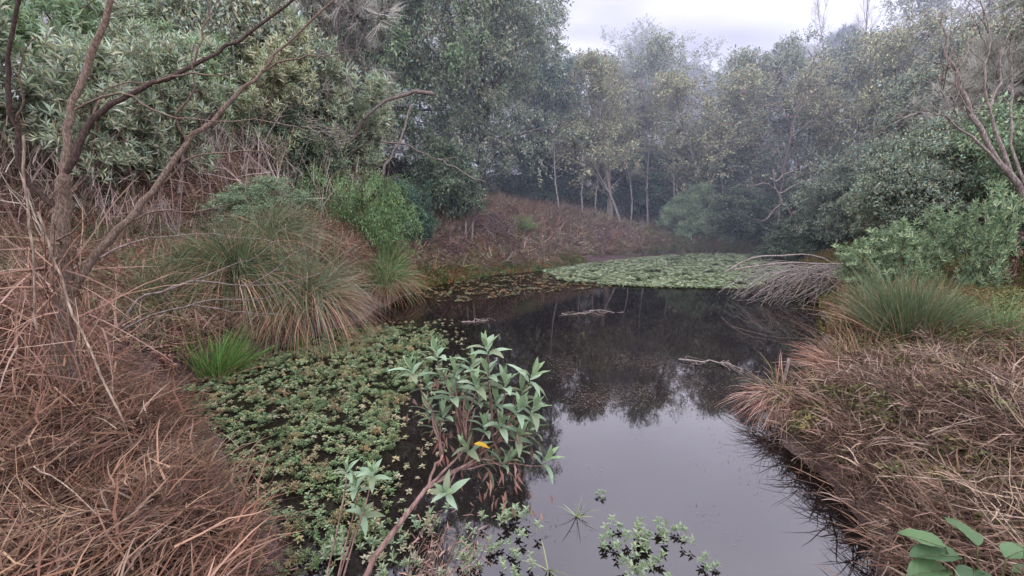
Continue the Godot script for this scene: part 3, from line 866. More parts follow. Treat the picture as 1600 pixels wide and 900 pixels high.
	scatter("floating_mat", "thin fringe of pale leaves between the mat and the left tussocks", "water plant", pad, wet, PackedVector2Array([Vector2(-2.3, -9.3), Vector2(-1.2, -8.8), Vector2(0.5, -9.8), Vector2(2.5, -10.6), Vector2(1.5, -13.0), Vector2(-1.9, -11.2)]), 900, Vector2(0.3, 0.75), [Color(0.12, 0.09, 0.045), Color(0.13, 0.15, 0.08), Color(0.18, 0.11, 0.055)], {"level": 0.012, "patch": 0.02, "patch_scale": 120.0, "tilt": 0.3})
	var flecks := Buf.new()
	for k in 9:
		var az := rr(0, TAU)
		var g := rr(0.4, 1.6)
		leaf(flecks, V(rr(-0.14, 0.14), 0, rr(-0.14, 0.14)), V(cos(az), 0.02, sin(az)), Vector3.UP, rr(0.012, 0.05), rr(0.003, 0.007), Color(g, g, g))
	var litter := flecks.mesh()
	scatter("floating_litter", "bits of straw and leaf litter drifting on the open water", "litter", litter, dry, PackedVector2Array([Vector2(-0.6, -2.2), Vector2(-0.8, -8.0), Vector2(0.0, -9.5), Vector2(4.5, -9.0), Vector2(4.3, -6.0), Vector2(2.3, -3.9), Vector2(1.9, -2.4)]), 480, Vector2(0.25, 0.8), [Color(0.12, 0.09, 0.07), Color(0.2, 0.165, 0.13), Color(0.06, 0.045, 0.04)], {"level": 0.006, "patch": 0.05, "patch_scale": 90.0, "tilt": 0.03, "flat": 0.15})
	scatter("floating_litter", "dark drifting twig litter in the sky reflection", "litter", litter, dry, PackedVector2Array([Vector2(0.6, -4.2), Vector2(0.5, -5.6), Vector2(1.6, -5.9), Vector2(2.6, -5.0), Vector2(2.4, -3.9), Vector2(1.4, -4.0)]), 520, Vector2(0.5, 1.2), [Color(0.07, 0.05, 0.045), Color(0.14, 0.11, 0.09)], {"level": 0.006, "patch": -0.05, "patch_scale": 60.0, "tilt": 0.03, "flat": 0.15})

func rush(called: String, label: String, x: float, z: float, base_r: float, length: float, count: int, green: Array, brown: Array, upright: float, brown_share: float, width := 0.006, droop := 1.0, kink := 0.03) -> Node3D:
	var o := thing(called, label, "tussock", Vector3(x, maxf(ground(x, z), -0.02), z))
	var bg := Buf.new()
	var bb := Buf.new()
	var subs := []
	var lop := Vector3(rr(-0.35, 0.35), 0, rr(-0.35, 0.35))
	for k in 9:
		var a := rr(0, TAU)
		subs.append([Vector3(cos(a), 0, sin(a)) * sqrt(rng.randf()) * base_r * 0.75, Vector3(rr(-0.4, 0.4), 0, rr(-0.4, 0.4)), rr(0.7, 1.12)])
	for i in count:
		var az := rr(0, TAU)
		var q := sqrt(rng.randf())
		var sub = pick(subs)
		var p: Vector3 = Vector3(cos(az), 0, sin(az)) * q * base_r * 0.6 + sub[0]
		var el := lerpf(1.5, upright, q) + rr(-0.2, 0.15)
		var is_brown := rng.randf() < brown_share * (0.35 + 1.3 * q * q)
		if is_brown: el -= rr(0.1, 0.6)
		var d: Vector3 = Vector3(cos(az + rr(-0.5, 0.5)) * cos(el), sin(el), sin(az + rr(-0.5, 0.5)) * cos(el)) + sub[1] + lop
		p.y = (1.0 - q) * base_r * 0.5
		blade(bb if is_brown else bg, p, d, length * rr(0.5, 1.1) * sub[2], width * rr(0.7, 1.3), droop * rr(0.6, 1.4), 5, vary(pick(brown if is_brown else green), 0.35), kink)
	part("green_blades", bg.mesh(), mats["tint_plain"], o, true)
	part("dead_skirt", bb.mesh(), mats["dry"], o, true)
	return o

func build_tussocks() -> void:
	rng.seed = 500
	var g_grey := [Color(0.12, 0.15, 0.08), Color(0.15, 0.17, 0.1), Color(0.1, 0.13, 0.07)]
	var g_bright := [Color(0.08, 0.17, 0.035), Color(0.11, 0.21, 0.05), Color(0.06, 0.13, 0.03)]
	var g_mid := [Color(0.1, 0.17, 0.06), Color(0.13, 0.2, 0.08)]
	var g_deep := [Color(0.055, 0.085, 0.04), Color(0.08, 0.11, 0.05), Color(0.1, 0.12, 0.06)]
	var brown := [Color(0.26, 0.16, 0.1), Color(0.34, 0.23, 0.15), Color(0.2, 0.12, 0.08)]
	rush("sedge_tussock", "largest grey green sedge tussock with brown hanging skirt on the left shore", -3.35, -6.55, 0.55, 1.3, 3400, g_grey, brown, 0.75, 0.45, 0.007, 1.6)
	rush("sedge_tussock", "dull sedge tussock behind the fallen grey branches", -4.1, -6.3, 0.5, 1.15, 2300, g_deep, brown, 0.75, 0.4, 0.007, 1.6)
	rush("sedge_tussock", "dark sedge tussock nearest the bare tree", -4.55, -5.6, 0.45, 0.95, 1700, g_deep, brown, 0.7, 0.45, 0.006, 1.6)
	rush("sedge_tussock", "faded sedge tussock uphill of the largest one", -4.0, -7.4, 0.45, 1.05, 1700, g_grey, brown, 0.6, 0.4, 0.007, 1.8)
	rush("sedge_tussock", "round green tussock with brown skirt standing in the water below the weeping shrub", -2.65, -8.9, 0.3, 0.95, 1700, g_mid, brown, 0.7, 0.45, 0.008, 1.7)
	rush("grass_tuft", "bright green upright grass tuft on the mud of the left shore", -3.5, -5.0, 0.17, 0.62, 520, g_bright, brown, 1.15, 0.15, 0.008, 0.6)
	rush("grass_tuft", "tiny green grass tuft in front of the largest tussock", -3.0, -5.95, 0.05, 0.38, 90, g_bright, brown, 1.1, 0.3, 0.007, 0.7)
	rush("rush_tussock", "dark green upright rush on the right shore", 4.42, -4.85, 0.34, 0.85, 2100, g_deep, brown, 0.95, 0.15, 0.006, 0.5)
	rush("rush_tussock", "brown dead rush leaning over the water left of the dark green rush", 3.85, -4.75, 0.25, 0.75, 900, [Color(0.2, 0.16, 0.09)], [Color(0.34, 0.2, 0.14), Color(0.28, 0.15, 0.1), Color(0.4, 0.28, 0.2)], 0.3, 1.2, 0.006, 0.9)
	rush("rush_tussock", "thin brown tipped rush behind the dark green rush", 4.75, -5.6, 0.3, 0.9, 700, g_grey, brown, 0.95, 0.5, 0.006, 0.6)
	rush("dead_grass_clump", "reddish dead grass clump jutting into the water beside the standing stick", 2.6, -3.8, 0.3, 0.42, 700, [Color(0.2, 0.2, 0.09)], [Color(0.3, 0.17, 0.13), Color(0.22, 0.12, 0.09), Color(0.42, 0.31, 0.25)], 0.3, 1.2, 0.006, 3.0, 0.22)
	rush("grass_tuft", "green grass tuft at the right edge of the bank", 5.1, -4.4, 0.2, 0.5, 500, g_mid, brown, 0.8, 0.2, 0.007, 1.0)
	rush("grass_tuft", "green grass patch on the mound above the orange herbs", 0.15, -14.6, 0.35, 0.6, 500, g_mid, brown, 0.9, 0.1, 0.01, 1.0)
	rush("grass_tuft", "green grass at the foot of the weeping shrub", -2.75, -9.7, 0.35, 0.6, 500, g_mid, brown, 0.8, 0.15, 0.009, 1.0)

func branch_thing(parent: Node, called: String, pts: Array, r0: float, r1: float, col: Color, mat: Material, sides := 6, wob := 0.012, each := 3) -> MeshInstance3D:
	var b := Buf.new()
	var path := crooked(pts, wob, each)
	tube(b, path, r0, r1, sides, col, 0.06)
	return part(called, b.mesh(), mat, parent)

func rel(pts: Array, o: Vector3) -> Array:
	return pts.map(func(p): return p - o)

func build_left_tree() -> void:
	rng.seed = 600
	var o := Vector3(-3.19, ground(-3.19, -3.0), -3.0)
	var t := thing("bare_tree", "bare brown tree with spreading branches on the left bank, dead grass round its foot", "tree", o)
	var bark: Material = woody("bark_brown", Color.WHITE, 5.0)
	var col := Color(0.27, 0.205, 0.16)
	var dark := Color(0.11, 0.08, 0.07)
	branch_thing(t, "trunk", rel([V(-3.19, o.y - 0.1, -3.0), V(-3.16, 0.92, -3.0), V(-3.12, 1.29, -3.0), V(-3.06, 1.65, -3.0), V(-2.99, 1.99, -3.0), V(-2.93, 2.16, -3.0)], o), 0.07, 0.04, col, bark, 9, 0.014)
	var limbs := [
		[[V(-2.94, 2.12, -3.00), V(-2.91, 2.49, -3.05), V(-2.85, 2.73, -3.10), V(-2.65, 3.16, -3.15), V(-2.4, 3.7, -3.20)], 0.028, 0.015, col],
		[[V(-2.93, 2.2, -3.0), V(-2.75, 2.53, -3.06), V(-2.58, 2.68, -3.11), V(-2.40, 2.79, -3.17), V(-2.17, 2.91, -3.23), V(-2.02, 3.02, -3.29), V(-1.77, 3.18, -3.34), V(-1.1, 3.7, -3.40)], 0.021, 0.008, dark],
		[[V(-3.1, 1.34, -3.00), V(-2.88, 1.66, -3.07), V(-2.68, 1.88, -3.13), V(-2.55, 2.08, -3.20), V(-2.30, 2.41, -3.27), V(-2.15, 2.57, -3.33), V(-1.98, 2.78, -3.40), V(-1.82, 2.95, -3.47), V(-1.64, 3.17, -3.53), V(-1.0, 3.7, -3.60)], 0.028, 0.006, col],
		[[V(-3.0, 1.95, -3.0), V(-3.10, 2.07, -2.97), V(-3.13, 2.23, -2.93), V(-3.10, 2.46, -2.90), V(-3.05, 2.71, -2.87), V(-2.94, 2.95, -2.83), V(-2.7, 3.4, -2.80)], 0.018, 0.01, dark]]
	for l in limbs:
		branch_thing(t, "limb", rel(l[0], o), l[1], l[2], l[3], bark, 7, 0.012)
	var twigs := [
		[V(-2.85, 2.6, -3.06), V(-2.56, 2.71, -3.10), V(-2.41, 2.60, -3.15), V(-2.19, 2.57, -3.20), V(-1.78, 2.56, -3.25), V(-1.45, 2.50, -3.30)],
		[V(-2.55, 2.08, -3.20), V(-2.33, 2.30, -3.28), V(-2.14, 2.36, -3.35), V(-1.90, 2.38, -3.42), V(-1.69, 2.46, -3.50)],
		[V(-2.76, 2.53, -3.08), V(-2.72, 2.75, -3.17), V(-2.53, 2.81, -3.23), V(-2.35, 2.88, -3.30)],
		[V(-1.82, 2.95, -3.47), V(-1.62, 3.02, -3.47), V(-1.42, 3.07, -3.53), V(-1.15, 3.12, -3.60)],
		[V(-2.18, 2.9, -3.23), V(-2.11, 3.10, -3.27), V(-2.04, 3.30, -3.28), V(-2.02, 3.42, -3.30)],
		[V(-2.4, 2.79, -3.17), V(-2.15, 2.83, -3.1), V(-1.9, 2.8, -3.05), V(-1.6, 2.84, -3.0)],
		[V(-2.3, 2.41, -3.27), V(-2.28, 2.6, -3.2), V(-2.12, 2.75, -3.15), V(-2.05, 3.0, -3.1)],
		[V(-3.05, 1.7, -3.0), V(-2.95, 1.78, -2.9), V(-2.8, 1.83, -2.85), V(-2.55, 2.0, -2.8)],
		[V(-2.68, 1.88, -3.13), V(-2.5, 1.95, -3.2), V(-2.35, 1.93, -3.3), V(-2.1, 2.0, -3.4)],
		[V(-3.08, 2.5, -2.9), V(-2.95, 2.62, -2.85), V(-2.9, 2.8, -2.8), V(-2.75, 2.95, -2.8)]]
	for w in twigs:
		branch_thing(t, "twig", rel(w, o), 0.009, 0.003, col, bark, 4, 0.015)
	# long dead grass stems caught on the trunk
	var b := Buf.new()
	var reds := [Color(0.22, 0.125, 0.09), Color(0.15, 0.08, 0.06), Color(0.32, 0.22, 0.165), Color(0.25, 0.16, 0.11)]
	for i in 420:
		var a := rr(0, TAU)
		var y := rr(0.65, 1.75)
		var r := rr(0.04, 0.3) * (1.6 - 0.6 * y)
		var p := Vector3(-3.12 + cos(a) * r, y, -2.98 + sin(a) * r)
		blade(b, p - o, Vector3(rr(-0.5, 0.5), rr(-1.2, 0.8), rr(-0.5, 0.5)), rr(0.25, 0.75), rr(0.006, 0.013), rr(0.3, 1.6), 5, vary(pick(reds), 0.3), 0.12)
	var s := thing("dead_stem_tangle", "tangle of red brown dead stems wrapped round the bare tree trunk", "dry grass", o)
	part("stem", b.mesh(), mats["dry"], s, true)
	for h in [["long pale dead stem hanging down left of the bare tree trunk", [V(-2.84, 2.39, -2.70), V(-2.89, 2.10, -2.70), V(-2.91, 1.88, -2.70), V(-2.94, 1.61, -2.70), V(-3.00, 1.2, -2.70)]],
		["long pale dead stem leaning across the front of the bare tree trunk", [V(-2.9, 1.95, -2.75), V(-2.85, 1.68, -2.75), V(-2.83, 1.48, -2.75), V(-2.72, 1.2, -2.7), V(-2.5, 0.8, -2.6), V(-2.38, 0.5, -2.55)]]]:
		var q := thing("dead_stalk", h[0], "stalk", h[1][-1])
		branch_thing(q, "stem", rel(h[1], h[1][-1]), 0.007, 0.007, Color(0.45, 0.36, 0.27), mats["bark_pale"], 4, 0.008)

func build_dead_wood() -> void:
	rng.seed = 700
	var pale := Color(0.4, 0.35, 0.31)
	var grey := Color(0.3, 0.25, 0.22)
	var m: Material = mats["bark_pale"]
	# fallen grey branches over the tussocks
	var one := [V(-4.13, 0.6, -4.40), V(-3.92, 1.00, -4.53), V(-3.74, 1.07, -4.67), V(-3.52, 1.16, -4.80), V(-3.18, 1.10, -4.93), V(-2.75, 1.07, -5.07), V(-2.24, 1.20, -5.20)]
	var t := thing("dead_branch", "forked grey dead branch arching over the sedge tussocks toward the water", "branch", one[0])
	branch_thing(t, "branch", rel(one, one[0]), 0.016, 0.004, grey, m, 5)
	branch_thing(t, "side_branch", rel([V(-3.70, 1.085, -4.68), V(-3.43, 1.18, -4.77), V(-3.17, 1.31, -4.95), V(-2.97, 1.40, -5.12), V(-2.78, 1.59, -5.30)], one[0]), 0.01, 0.003, grey, m, 4)
	branch_thing(t, "side_branch", rel([V(-3.0, 1.09, -4.99), V(-2.8, 1.2, -5.05), V(-2.6, 1.4, -5.2), V(-2.4, 1.52, -5.3)], one[0]), 0.007, 0.003, grey, m, 4)
	var two := [V(-4.09, 0.6, -4.30), V(-3.83, 0.83, -4.42), V(-3.57, 0.90, -4.54), V(-3.23, 0.98, -4.66), V(-2.73, 0.98, -4.78), V(-2.34, 1.12, -4.9)]
	t = thing("dead_branch", "thin grey dead branch lying below the forked one", "branch", two[0])
	branch_thing(t, "branch", rel(two, two[0]), 0.013, 0.004, grey, m, 5)
	branch_thing(t, "side_branch", rel([V(-3.4, 0.94, -4.6), V(-3.1, 0.88, -4.6), V(-2.8, 0.85, -4.65), V(-2.5, 0.8, -4.7)], two[0]), 0.007, 0.003, grey, m, 4)
	var three := [V(-3.42, 1.48, -3.40), V(-3.39, 1.57, -3.65), V(-3.34, 1.67, -3.90), V(-3.28, 1.69, -4.15), V(-2.97, 1.70, -4.40), V(-2.4, 1.6, -4.6)]
	t = thing("dead_branch", "thin straight dead branch reaching right from the bare tree trunk", "branch", three[0])
	branch_thing(t, "branch", rel([V(-3.15, 1.25, -3.05)] + three, three[0]), 0.011, 0.003, grey, m, 5)
	# thin white stems of the far bank
	var white := [[1.9, -17.9, 3.2, "leftmost of the thin white stems on the far bank, beside the brown mound"], [2.9, -18.6, 2.6, "short thin white stem second from the left on the far bank"], [3.5, -19.0, 4.2, "tall leaning white stem third from the left on the far bank"], [5.2, -19.6, 3.0, "thin white stem in the middle of the far bank's row of stems"], [6.1, -20.0, 3.4, "thin white stem just left of the leafy white stemmed tree"], [7.4, -19.9, 4.4, "tall white stem touching the leafy white stemmed tree"], [9.0, -19.4, 2.8, "short white stem right of the leafy white stemmed tree"], [11.0, -17.6, 3.4, "rightmost thin white stem, right of the small crooked dead tree"]]
	for w in white:
		var b0 := V(w[0], ground(w[0], w[1]), w[1])
		var ws := thing("white_stem_tree", w[3], "tree", b0, 0.0, "thin white stems of the far bank")
		var top := V(rr(-0.5, 0.5), w[2], rr(-0.2, 0.2))
		var middle := top * 0.5 + V(rr(-0.2, 0.2), 0, 0)
		branch_thing(ws, "trunk", [V(0, -0.15, 0), middle, top], 0.045, 0.015, Color(0.55, 0.5, 0.46), m, 5, 0.03, 4)
		for k in 6:
			var p := middle.lerp(top, rr(-0.2, 1.0))
			branch_thing(ws, "twig", [p, p + V(rr(-0.4, 0.4), 0.3, rr(-0.2, 0.2)), p + V(rr(-0.9, 0.9), rr(0.4, 0.9), rr(-0.3, 0.3))], 0.016, 0.006, Color(0.45, 0.4, 0.37), m, 3, 0.04, 2)
	# leaning pale tree at the right
	var o := Vector3(9.0, ground(9.0, -7.0), -7.0)
	t = thing("leaning_tree", "pale leafless tree leaning in from the right edge above the thicket", "tree", o)
	branch_thing(t, "trunk", rel([V(9.0, o.y - 0.2, -7.0), V(8.43, 1.58, -7.0), V(7.92, 2.08, -7.0), V(7.41, 2.65, -7.0), V(6.89, 3.30, -7.0), V(6.62, 3.74, -7.0), V(6.34, 4.14, -7.0), V(6.19, 4.7, -7.0)], o), 0.06, 0.01, pale, m, 7, 0.03)
	for l in [
		[[V(7.60, 2.43, -7.0), V(7.02, 2.88, -6.95), V(6.53, 3.19, -6.90), V(6.23, 3.29, -6.85), V(5.94, 3.35, -6.80)], 0.035],
		[[V(7.85, 2.16, -7.0), V(7.38, 2.98, -7.04), V(7.19, 3.40, -7.08), V(7.08, 3.86, -7.12), V(7.08, 4.41, -7.16), V(6.8, 5.1, -7.20)], 0.045],
		[[V(6.75, 3.52, -7.0), V(6.57, 3.93, -7.03), V(6.71, 4.20, -7.07), V(6.75, 4.7, -7.10)], 0.02],
		[[V(6.89, 3.30, -7.0), V(6.55, 3.57, -6.9), V(6.41, 3.83, -6.9), V(6.21, 4.14, -6.9)], 0.016],
		[[V(7.19, 3.40, -7.08), V(7.4, 3.8, -7.2), V(7.45, 4.3, -7.3), V(7.7, 4.9, -7.4)], 0.025],
		[[V(8.2, 1.85, -7.0), V(7.9, 2.9, -7.3), V(7.95, 3.7, -7.5), V(7.8, 4.6, -7.6)], 0.04],
		[[V(6.53, 3.19, -6.9), V(6.4, 3.45, -6.8), V(6.15, 3.6, -6.75), V(6.0, 3.8, -6.7)], 0.012]]:
		var lb := branch_thing(t, "limb", rel(l[0], o), l[1] * 0.7, 0.005, pale, m, 5, 0.025)
		for k in 5:
			var f: float = rr(0.3, 1.0) * (l[0].size() - 1)
			var i := mini(int(f), l[0].size() - 2)
			var p: Vector3 = l[0][i].lerp(l[0][i + 1], f - i)
			var d: Vector3 = ((l[0][i + 1] - l[0][i]).normalized() + rv(0.7)).normalized()
			branch_thing(lb, "twig", rel([p, p + d * 0.25, p + d * 0.5 + rv(0.1), p + d * 0.75 + rv(0.2)], o), 0.009, 0.003, pale, m, 3, 0.02, 2)
	# crooked bare trees of the far bank
	o = Vector3(9.35, ground(9.35, -15.0), -15.0)
	t = thing("crooked_tree", "small crooked pale dead tree standing behind the brush pile", "tree", o)
	branch_thing(t, "trunk", rel([V(9.35, o.y - 0.2, -15.0), V(9.31, 1.11, -15.0), V(9.31, 1.64, -15.0), V(8.97, 2.00, -15.0), V(8.72, 2.5, -15.0), V(8.6, 3.1, -15.1)], o), 0.05, 0.02, pale, m, 6, 0.04)
	for l in [[V(8.97, 2.00, -15.0), V(8.54, 1.64, -14.8), V(8.25, 1.43, -14.7), V(7.81, 1.47, -14.6)], [V(9.31, 1.64, -15.0), V(9.82, 2.00, -14.9), V(10.29, 2.16, -14.8), V(10.8, 2.3, -14.8)], [V(8.72, 2.45, -15.0), V(8.3, 2.6, -14.9), V(7.8, 2.55, -14.8), V(7.4, 2.65, -14.8)], [V(8.8, 2.3, -15.0), V(9.3, 2.6, -14.9), V(9.9, 2.75, -14.9), V(10.5, 2.7, -14.8)], [V(8.66, 2.7, -15.0), V(9.1, 3.0, -15.0), V(9.6, 3.1, -15.0)]]:
		var lb := branch_thing(t, "limb", rel(l, o), 0.03, 0.008, pale, m, 4, 0.05)
		for k in 4:
			var p: Vector3 = l[1].lerp(l[2], rr(-0.3, 1.0))
			branch_thing(lb, "twig", rel([p, p + rv(0.3), p + rv(0.5)], o), 0.012, 0.005, pale, m, 3, 0.03, 2)
	o = Vector3(10.12, ground(10.12, -17.0), -17.0)
	t = thing("crooked_tree", "tall crooked bare tree with dark lower trunk below the pine on the skyline", "tree", o)
	branch_thing(t, "trunk", rel([V(10.1, o.y - 0.3, -17.0), V(10.12, 2.42, -17.0), V(10.11, 3.35, -17.0), V(10.20, 4.59, -17.0), V(10.34, 5.37, -17.0), V(10.51, 6.23, -17.0), V(10.8, 7.2, -17.0)], o), 0.065, 0.015, Color(0.26, 0.22, 0.2), m, 6, 0.05)
	for l in [[V(10.18, 4.37, -17.0), V(10.78, 4.82, -16.9), V(11.27, 5.19, -16.8), V(11.82, 5.41, -16.8), V(12.5, 5.4, -16.8)], [V(10.11, 3.2, -17.0), V(9.67, 3.92, -16.9), V(9.29, 4.12, -16.8), V(8.59, 4.10, -16.8)], [V(10.34, 5.37, -17.0), V(10.01, 6.02, -17.0), V(9.62, 6.45, -17.0), V(9.4, 7.0, -17.0)], [V(10.25, 4.9, -17.0), V(10.5, 5.6, -16.8), V(11.0, 6.2, -16.7), V(11.2, 6.9, -16.7)], [V(10.2, 4.6, -17.0), V(9.7, 5.1, -16.8), V(9.2, 5.3, -16.7), V(8.6, 5.8, -16.7)]]:
		var lb := branch_thing(t, "limb", rel(l, o), 0.028, 0.008, Color(0.32, 0.28, 0.26), m, 5, 0.06)
		for k in 6:
			var p: Vector3 = l[1].lerp(l[2], rr(-0.4, 1.4))
			branch_thing(lb, "twig", rel([p, p + rv(0.4) + V(0, 0.2, 0), p + rv(0.7) + V(0, 0.5, 0)], o), 0.015, 0.006, pale, m, 3, 0.04, 2)
	# fallen log and dead boughs in the left thicket
	var lg := [V(-3.55, 4.0, -11.2), V(-3.03, 4.38, -11.2), V(-2.61, 4.53, -11.2), V(-2.20, 4.61, -11.2), V(-1.9, 4.58, -11.3)]
	t = thing("dead_bough", "thick pale broken bough lying across the left thicket", "branch", lg[0])
	branch_thing(t, "bough", rel(lg, lg[0]), 0.035, 0.05, grey, m, 7, 0.02)
	branch_thing(t, "side_branch", rel([lg[0], V(-3.9, 3.6, -11.4), V(-4.4, 3.3, -11.7)], lg[0]), 0.05, 0.03, grey, m, 5, 0.03)
	var b2 := [V(-3.0, 3.4, -10.6), V(-2.44, 3.29, -10.4), V(-2.11, 3.17, -10.4), V(-1.69, 2.99, -10.4), V(-1.23, 3.02, -10.4)]
	t = thing("dead_bough", "thin crooked pale bough sagging to the right below the broken bough", "branch", b2[0])
	branch_thing(t, "bough", rel(b2, b2[0]), 0.02, 0.008, grey, m, 5, 0.03)
	branch_thing(t, "side_branch", rel([V(-1.69, 2.99, -10.4), V(-1.31, 2.80, -10.4), V(-0.85, 2.57, -10.4), V(-0.62, 2.47, -10.4)], b2[0]), 0.018, 0.006, pale, m, 4, 0.03)
	for w in [["leaning pale stem rising behind the weeping shrub", [V(-3.6, 1.2, -11.3), V(-3.29, 2.28, -11.1), V(-3.02, 2.91, -11.0), V(-2.67, 3.45, -11.0), V(-2.35, 4.28, -11.0)], 0.05],
		["thin dead stem leaning over the slope left of the weeping shrub", [V(-5.3, 1.9, -9.0), V(-5.0, 2.6, -9.0), V(-4.85, 3.1, -9.0), V(-4.4, 3.9, -9.2)], 0.025],
		["pale upright dead stem among the long leaved shrubs", [V(-5.6, 2.6, -9.9), V(-5.5, 3.6, -9.6), V(-5.6, 4.6, -9.6), V(-5.5, 5.6, -9.6)], 0.03]]:
		var a0 := Vector3(w[1][0].x, ground(w[1][0].x, w[1][0].z) - 0.1, w[1][0].z)
		t = thing("dead_sapling", w[0], "sapling", a0)
		branch_thing(t, "stem", rel([a0] + w[1], a0), w[2], w[2] * 0.4, pale, m, 6, 0.03)
		for k in 5:
			var p: Vector3 = w[1][1].lerp(w[1][3], rr(0, 1))
			branch_thing(t, "twig", rel([p, p + rv(0.3), p + rv(0.6) + V(0, 0.2, 0)], a0), 0.012, 0.004, pale, m, 3, 0.03, 2)
	# dead twigs sagging above the weeping shrub
	var fan := thing("dead_twig_fan", "fan of grey dead twigs hanging over the top of the weeping shrub", "branch", V(-3.3, 3.3, -9.0))
	for k in 26:
		var p := V(rr(-0.5, 0.3), rr(-0.2, 0.3), rr(-0.2, 0.2))
		branch_thing(fan, "twig", [p, p + V(rr(-0.3, 0.4), rr(-0.1, 0.15), rr(-0.1, 0.3)), p + V(rr(-0.7, 0.9), rr(-0.35, 0.2), rr(-0.1, 0.5))], 0.009, 0.003, pale, m, 3, 0.03, 2)
	# brush pile at the right water edge
	var bo := Vector3(5.9, 0.0, -9.4)
	t = thing("brush_pile", "pile of pale cut branches arching into the water at the far right shore", "brush pile", bo)
	for k in 130:
		var a := V(rr(-0.1, 1.3), rr(0.3, 0.75), rr(-0.5, 0.6))
		var reach := rr(0.6, 1.5)
		var drop := rr(0.1, 0.7)
		var pts := [a + V(0.5, -0.1, 0.1), a, a + V(-reach * 0.5, 0.06 - drop * 0.15, rr(0.0, 0.4)), a + V(-reach, -drop * 0.9, rr(0.1, 0.8))]
		pts[3].y = maxf(pts[3].y, -0.03)
		branch_thing(t, "stick", pts, rr(0.006, 0.012), 0.004, vary(Color(0.46, 0.41, 0.37), 0.3), m, 3, 0.015, 2)
	for k in 45:
		var a := V(rr(-0.9, 1.4), rr(0.15, 0.7), rr(-0.4, 0.7))
		a.y *= clampf(0.5 + 0.4 * a.x, 0.2, 1.0)
		branch_thing(t, "stick", [a, a + V(rr(-0.4, 0.4), rr(-0.1, 0.2), rr(-0.3, 0.3)), a + V(rr(-0.7, 0.7), rr(-0.25, 0.2), rr(-0.4, 0.4))], rr(0.005, 0.01), 0.003, vary(Color(0.4, 0.34, 0.3), 0.35), m, 3, 0.03, 2)
	for l in [["long pale pole lying on top of the brush pile", [V(4.71, 0.5, -9.70), V(5.18, 0.83, -9.5), V(5.71, 0.92, -9.30), V(6.23, 0.95, -9.15), V(6.8, 0.72, -9.1)]],
		["second long pale pole just below the top one on the brush pile", [V(4.75, 0.6, -9.4), V(5.43, 0.76, -9.15), V(6.21, 0.8, -9.0), V(6.95, 0.81, -8.75), V(7.4, 0.75, -8.6)]]]:
		var q := thing("pole", l[0], "pole", l[1][0])
		branch_thing(q, "shaft", rel(l[1], l[1][0]), 0.022, 0.01, Color(0.5, 0.44, 0.39), m, 5, 0.015)
	# dead brush on the mound
	var dm := Vector3(-0.9, ground(-0.9, -13.6), -13.6)
	t = thing("brush_heap", "heap of grey dead brush and stumps on the brown mound", "brush heap", dm)
	for k in 60:
		var p := V(rr(-0.8, 0.9), rr(0.0, 0.5), rr(-0.4, 0.4))
		branch_thing(t, "stick", [p, p + V(rr(-0.5, 0.5), rr(-0.2, 0.4), rr(-0.2, 0.2)), p + V(rr(-0.8, 0.8), rr(-0.4, 0.5), rr(-0.3, 0.3))], rr(0.01, 0.025), 0.006, vary(Color(0.27, 0.21, 0.2), 0.3), m, 3, 0.03, 2)
	for k in 4:
		var p := V(-0.9 + k * 0.2, 0, 0.35 + rr(-0.1, 0.1))
		branch_thing(t, "stump", [p, p + V(0.03, 0.25, 0), p + V(0.04, rr(0.35, 0.6), 0)], 0.035, 0.03, pale, m, 5, 0.0, 1)
	# stick standing in the water, floating boughs
	var st := thing("standing_stick", "short pale stick standing upright in the water by the right bank", "stick", V(2.74, -0.1, -4.22))
	branch_thing(st, "shaft", [V(0, 0, 0), V(0.01, 0.35, 0), V(0.03, 0.58, 0)], 0.018, 0.015, Color(0.5, 0.43, 0.37), m, 6, 0.004)
	for f in [["pale forked branch floating in the middle of the dark water", V(1.45, 0.01, -8.0), 0.9, 0.15], ["pale branch floating on the edge of the sky reflection near the right bank", V(2.55, 0.01, -5.3), 0.7, -0.45], ["small pale twig floating left of the floating forked branch", V(-0.6, 0.01, -7.4), 0.45, 0.3]]:
		t = thing("floating_branch", f[0], "branch", f[1], f[3])
		var L: float = f[2]
		branch_thing(t, "branch", [V(-L * 0.6, 0, 0), V(-L * 0.2, 0.02, 0.05), V(L * 0.2, 0.015, -0.03), V(L * 0.7, 0, 0.05)], 0.014, 0.005, Color(0.45, 0.4, 0.36), m, 4, 0.03)
		for k in 9:
			var p := V(rr(-0.6, 0.5) * L, 0.008, rr(-0.05, 0.05))
			branch_thing(t, "twig", [p, p + V(rr(-0.2, 0.25), 0.01, rr(-0.2, 0.25)) * L, p + V(rr(-0.35, 0.4), 0, rr(-0.35, 0.4)) * L], 0.008, 0.003, Color(0.42, 0.36, 0.32), m, 3, 0.02, 2)
	# upright dead stalks right of the willowy plants
	for k in 3:
		var x := 7.45 + 0.42 * k
		var q := thing("dead_stalk", ["brown upright dead stalk just right of the willowy plants", "second brown dead stalk right of the willowy plants", "third brown dead stalk right of the willowy plants"][k], "stalk", V(x, ground(x, -6.9), -6.9))
		branch_thing(q, "stem", [V(0, -0.05, 0), V(0.03, 0.4, 0), V(0.0, 0.75, 0), V(0.04, 1.05 - 0.15 * k, 0)], 0.03, 0.015, Color(0.27, 0.18, 0.14), m, 5, 0.02)
		var lv := Buf.new()
		for j in 40:
			leaf(lv, V(rr(-0.03, 0.03), rr(0.1, 1.0), rr(-0.03, 0.03)), (rv() + V(0, -0.5, 0)).normalized(), V(0, 1, 0) + rv(0.5), rr(0.06, 0.13), 0.03, vary(Color(0.26, 0.18, 0.14), 0.3))
		part("withered_foliage", lv.mesh(), mats["dry"], q, true)
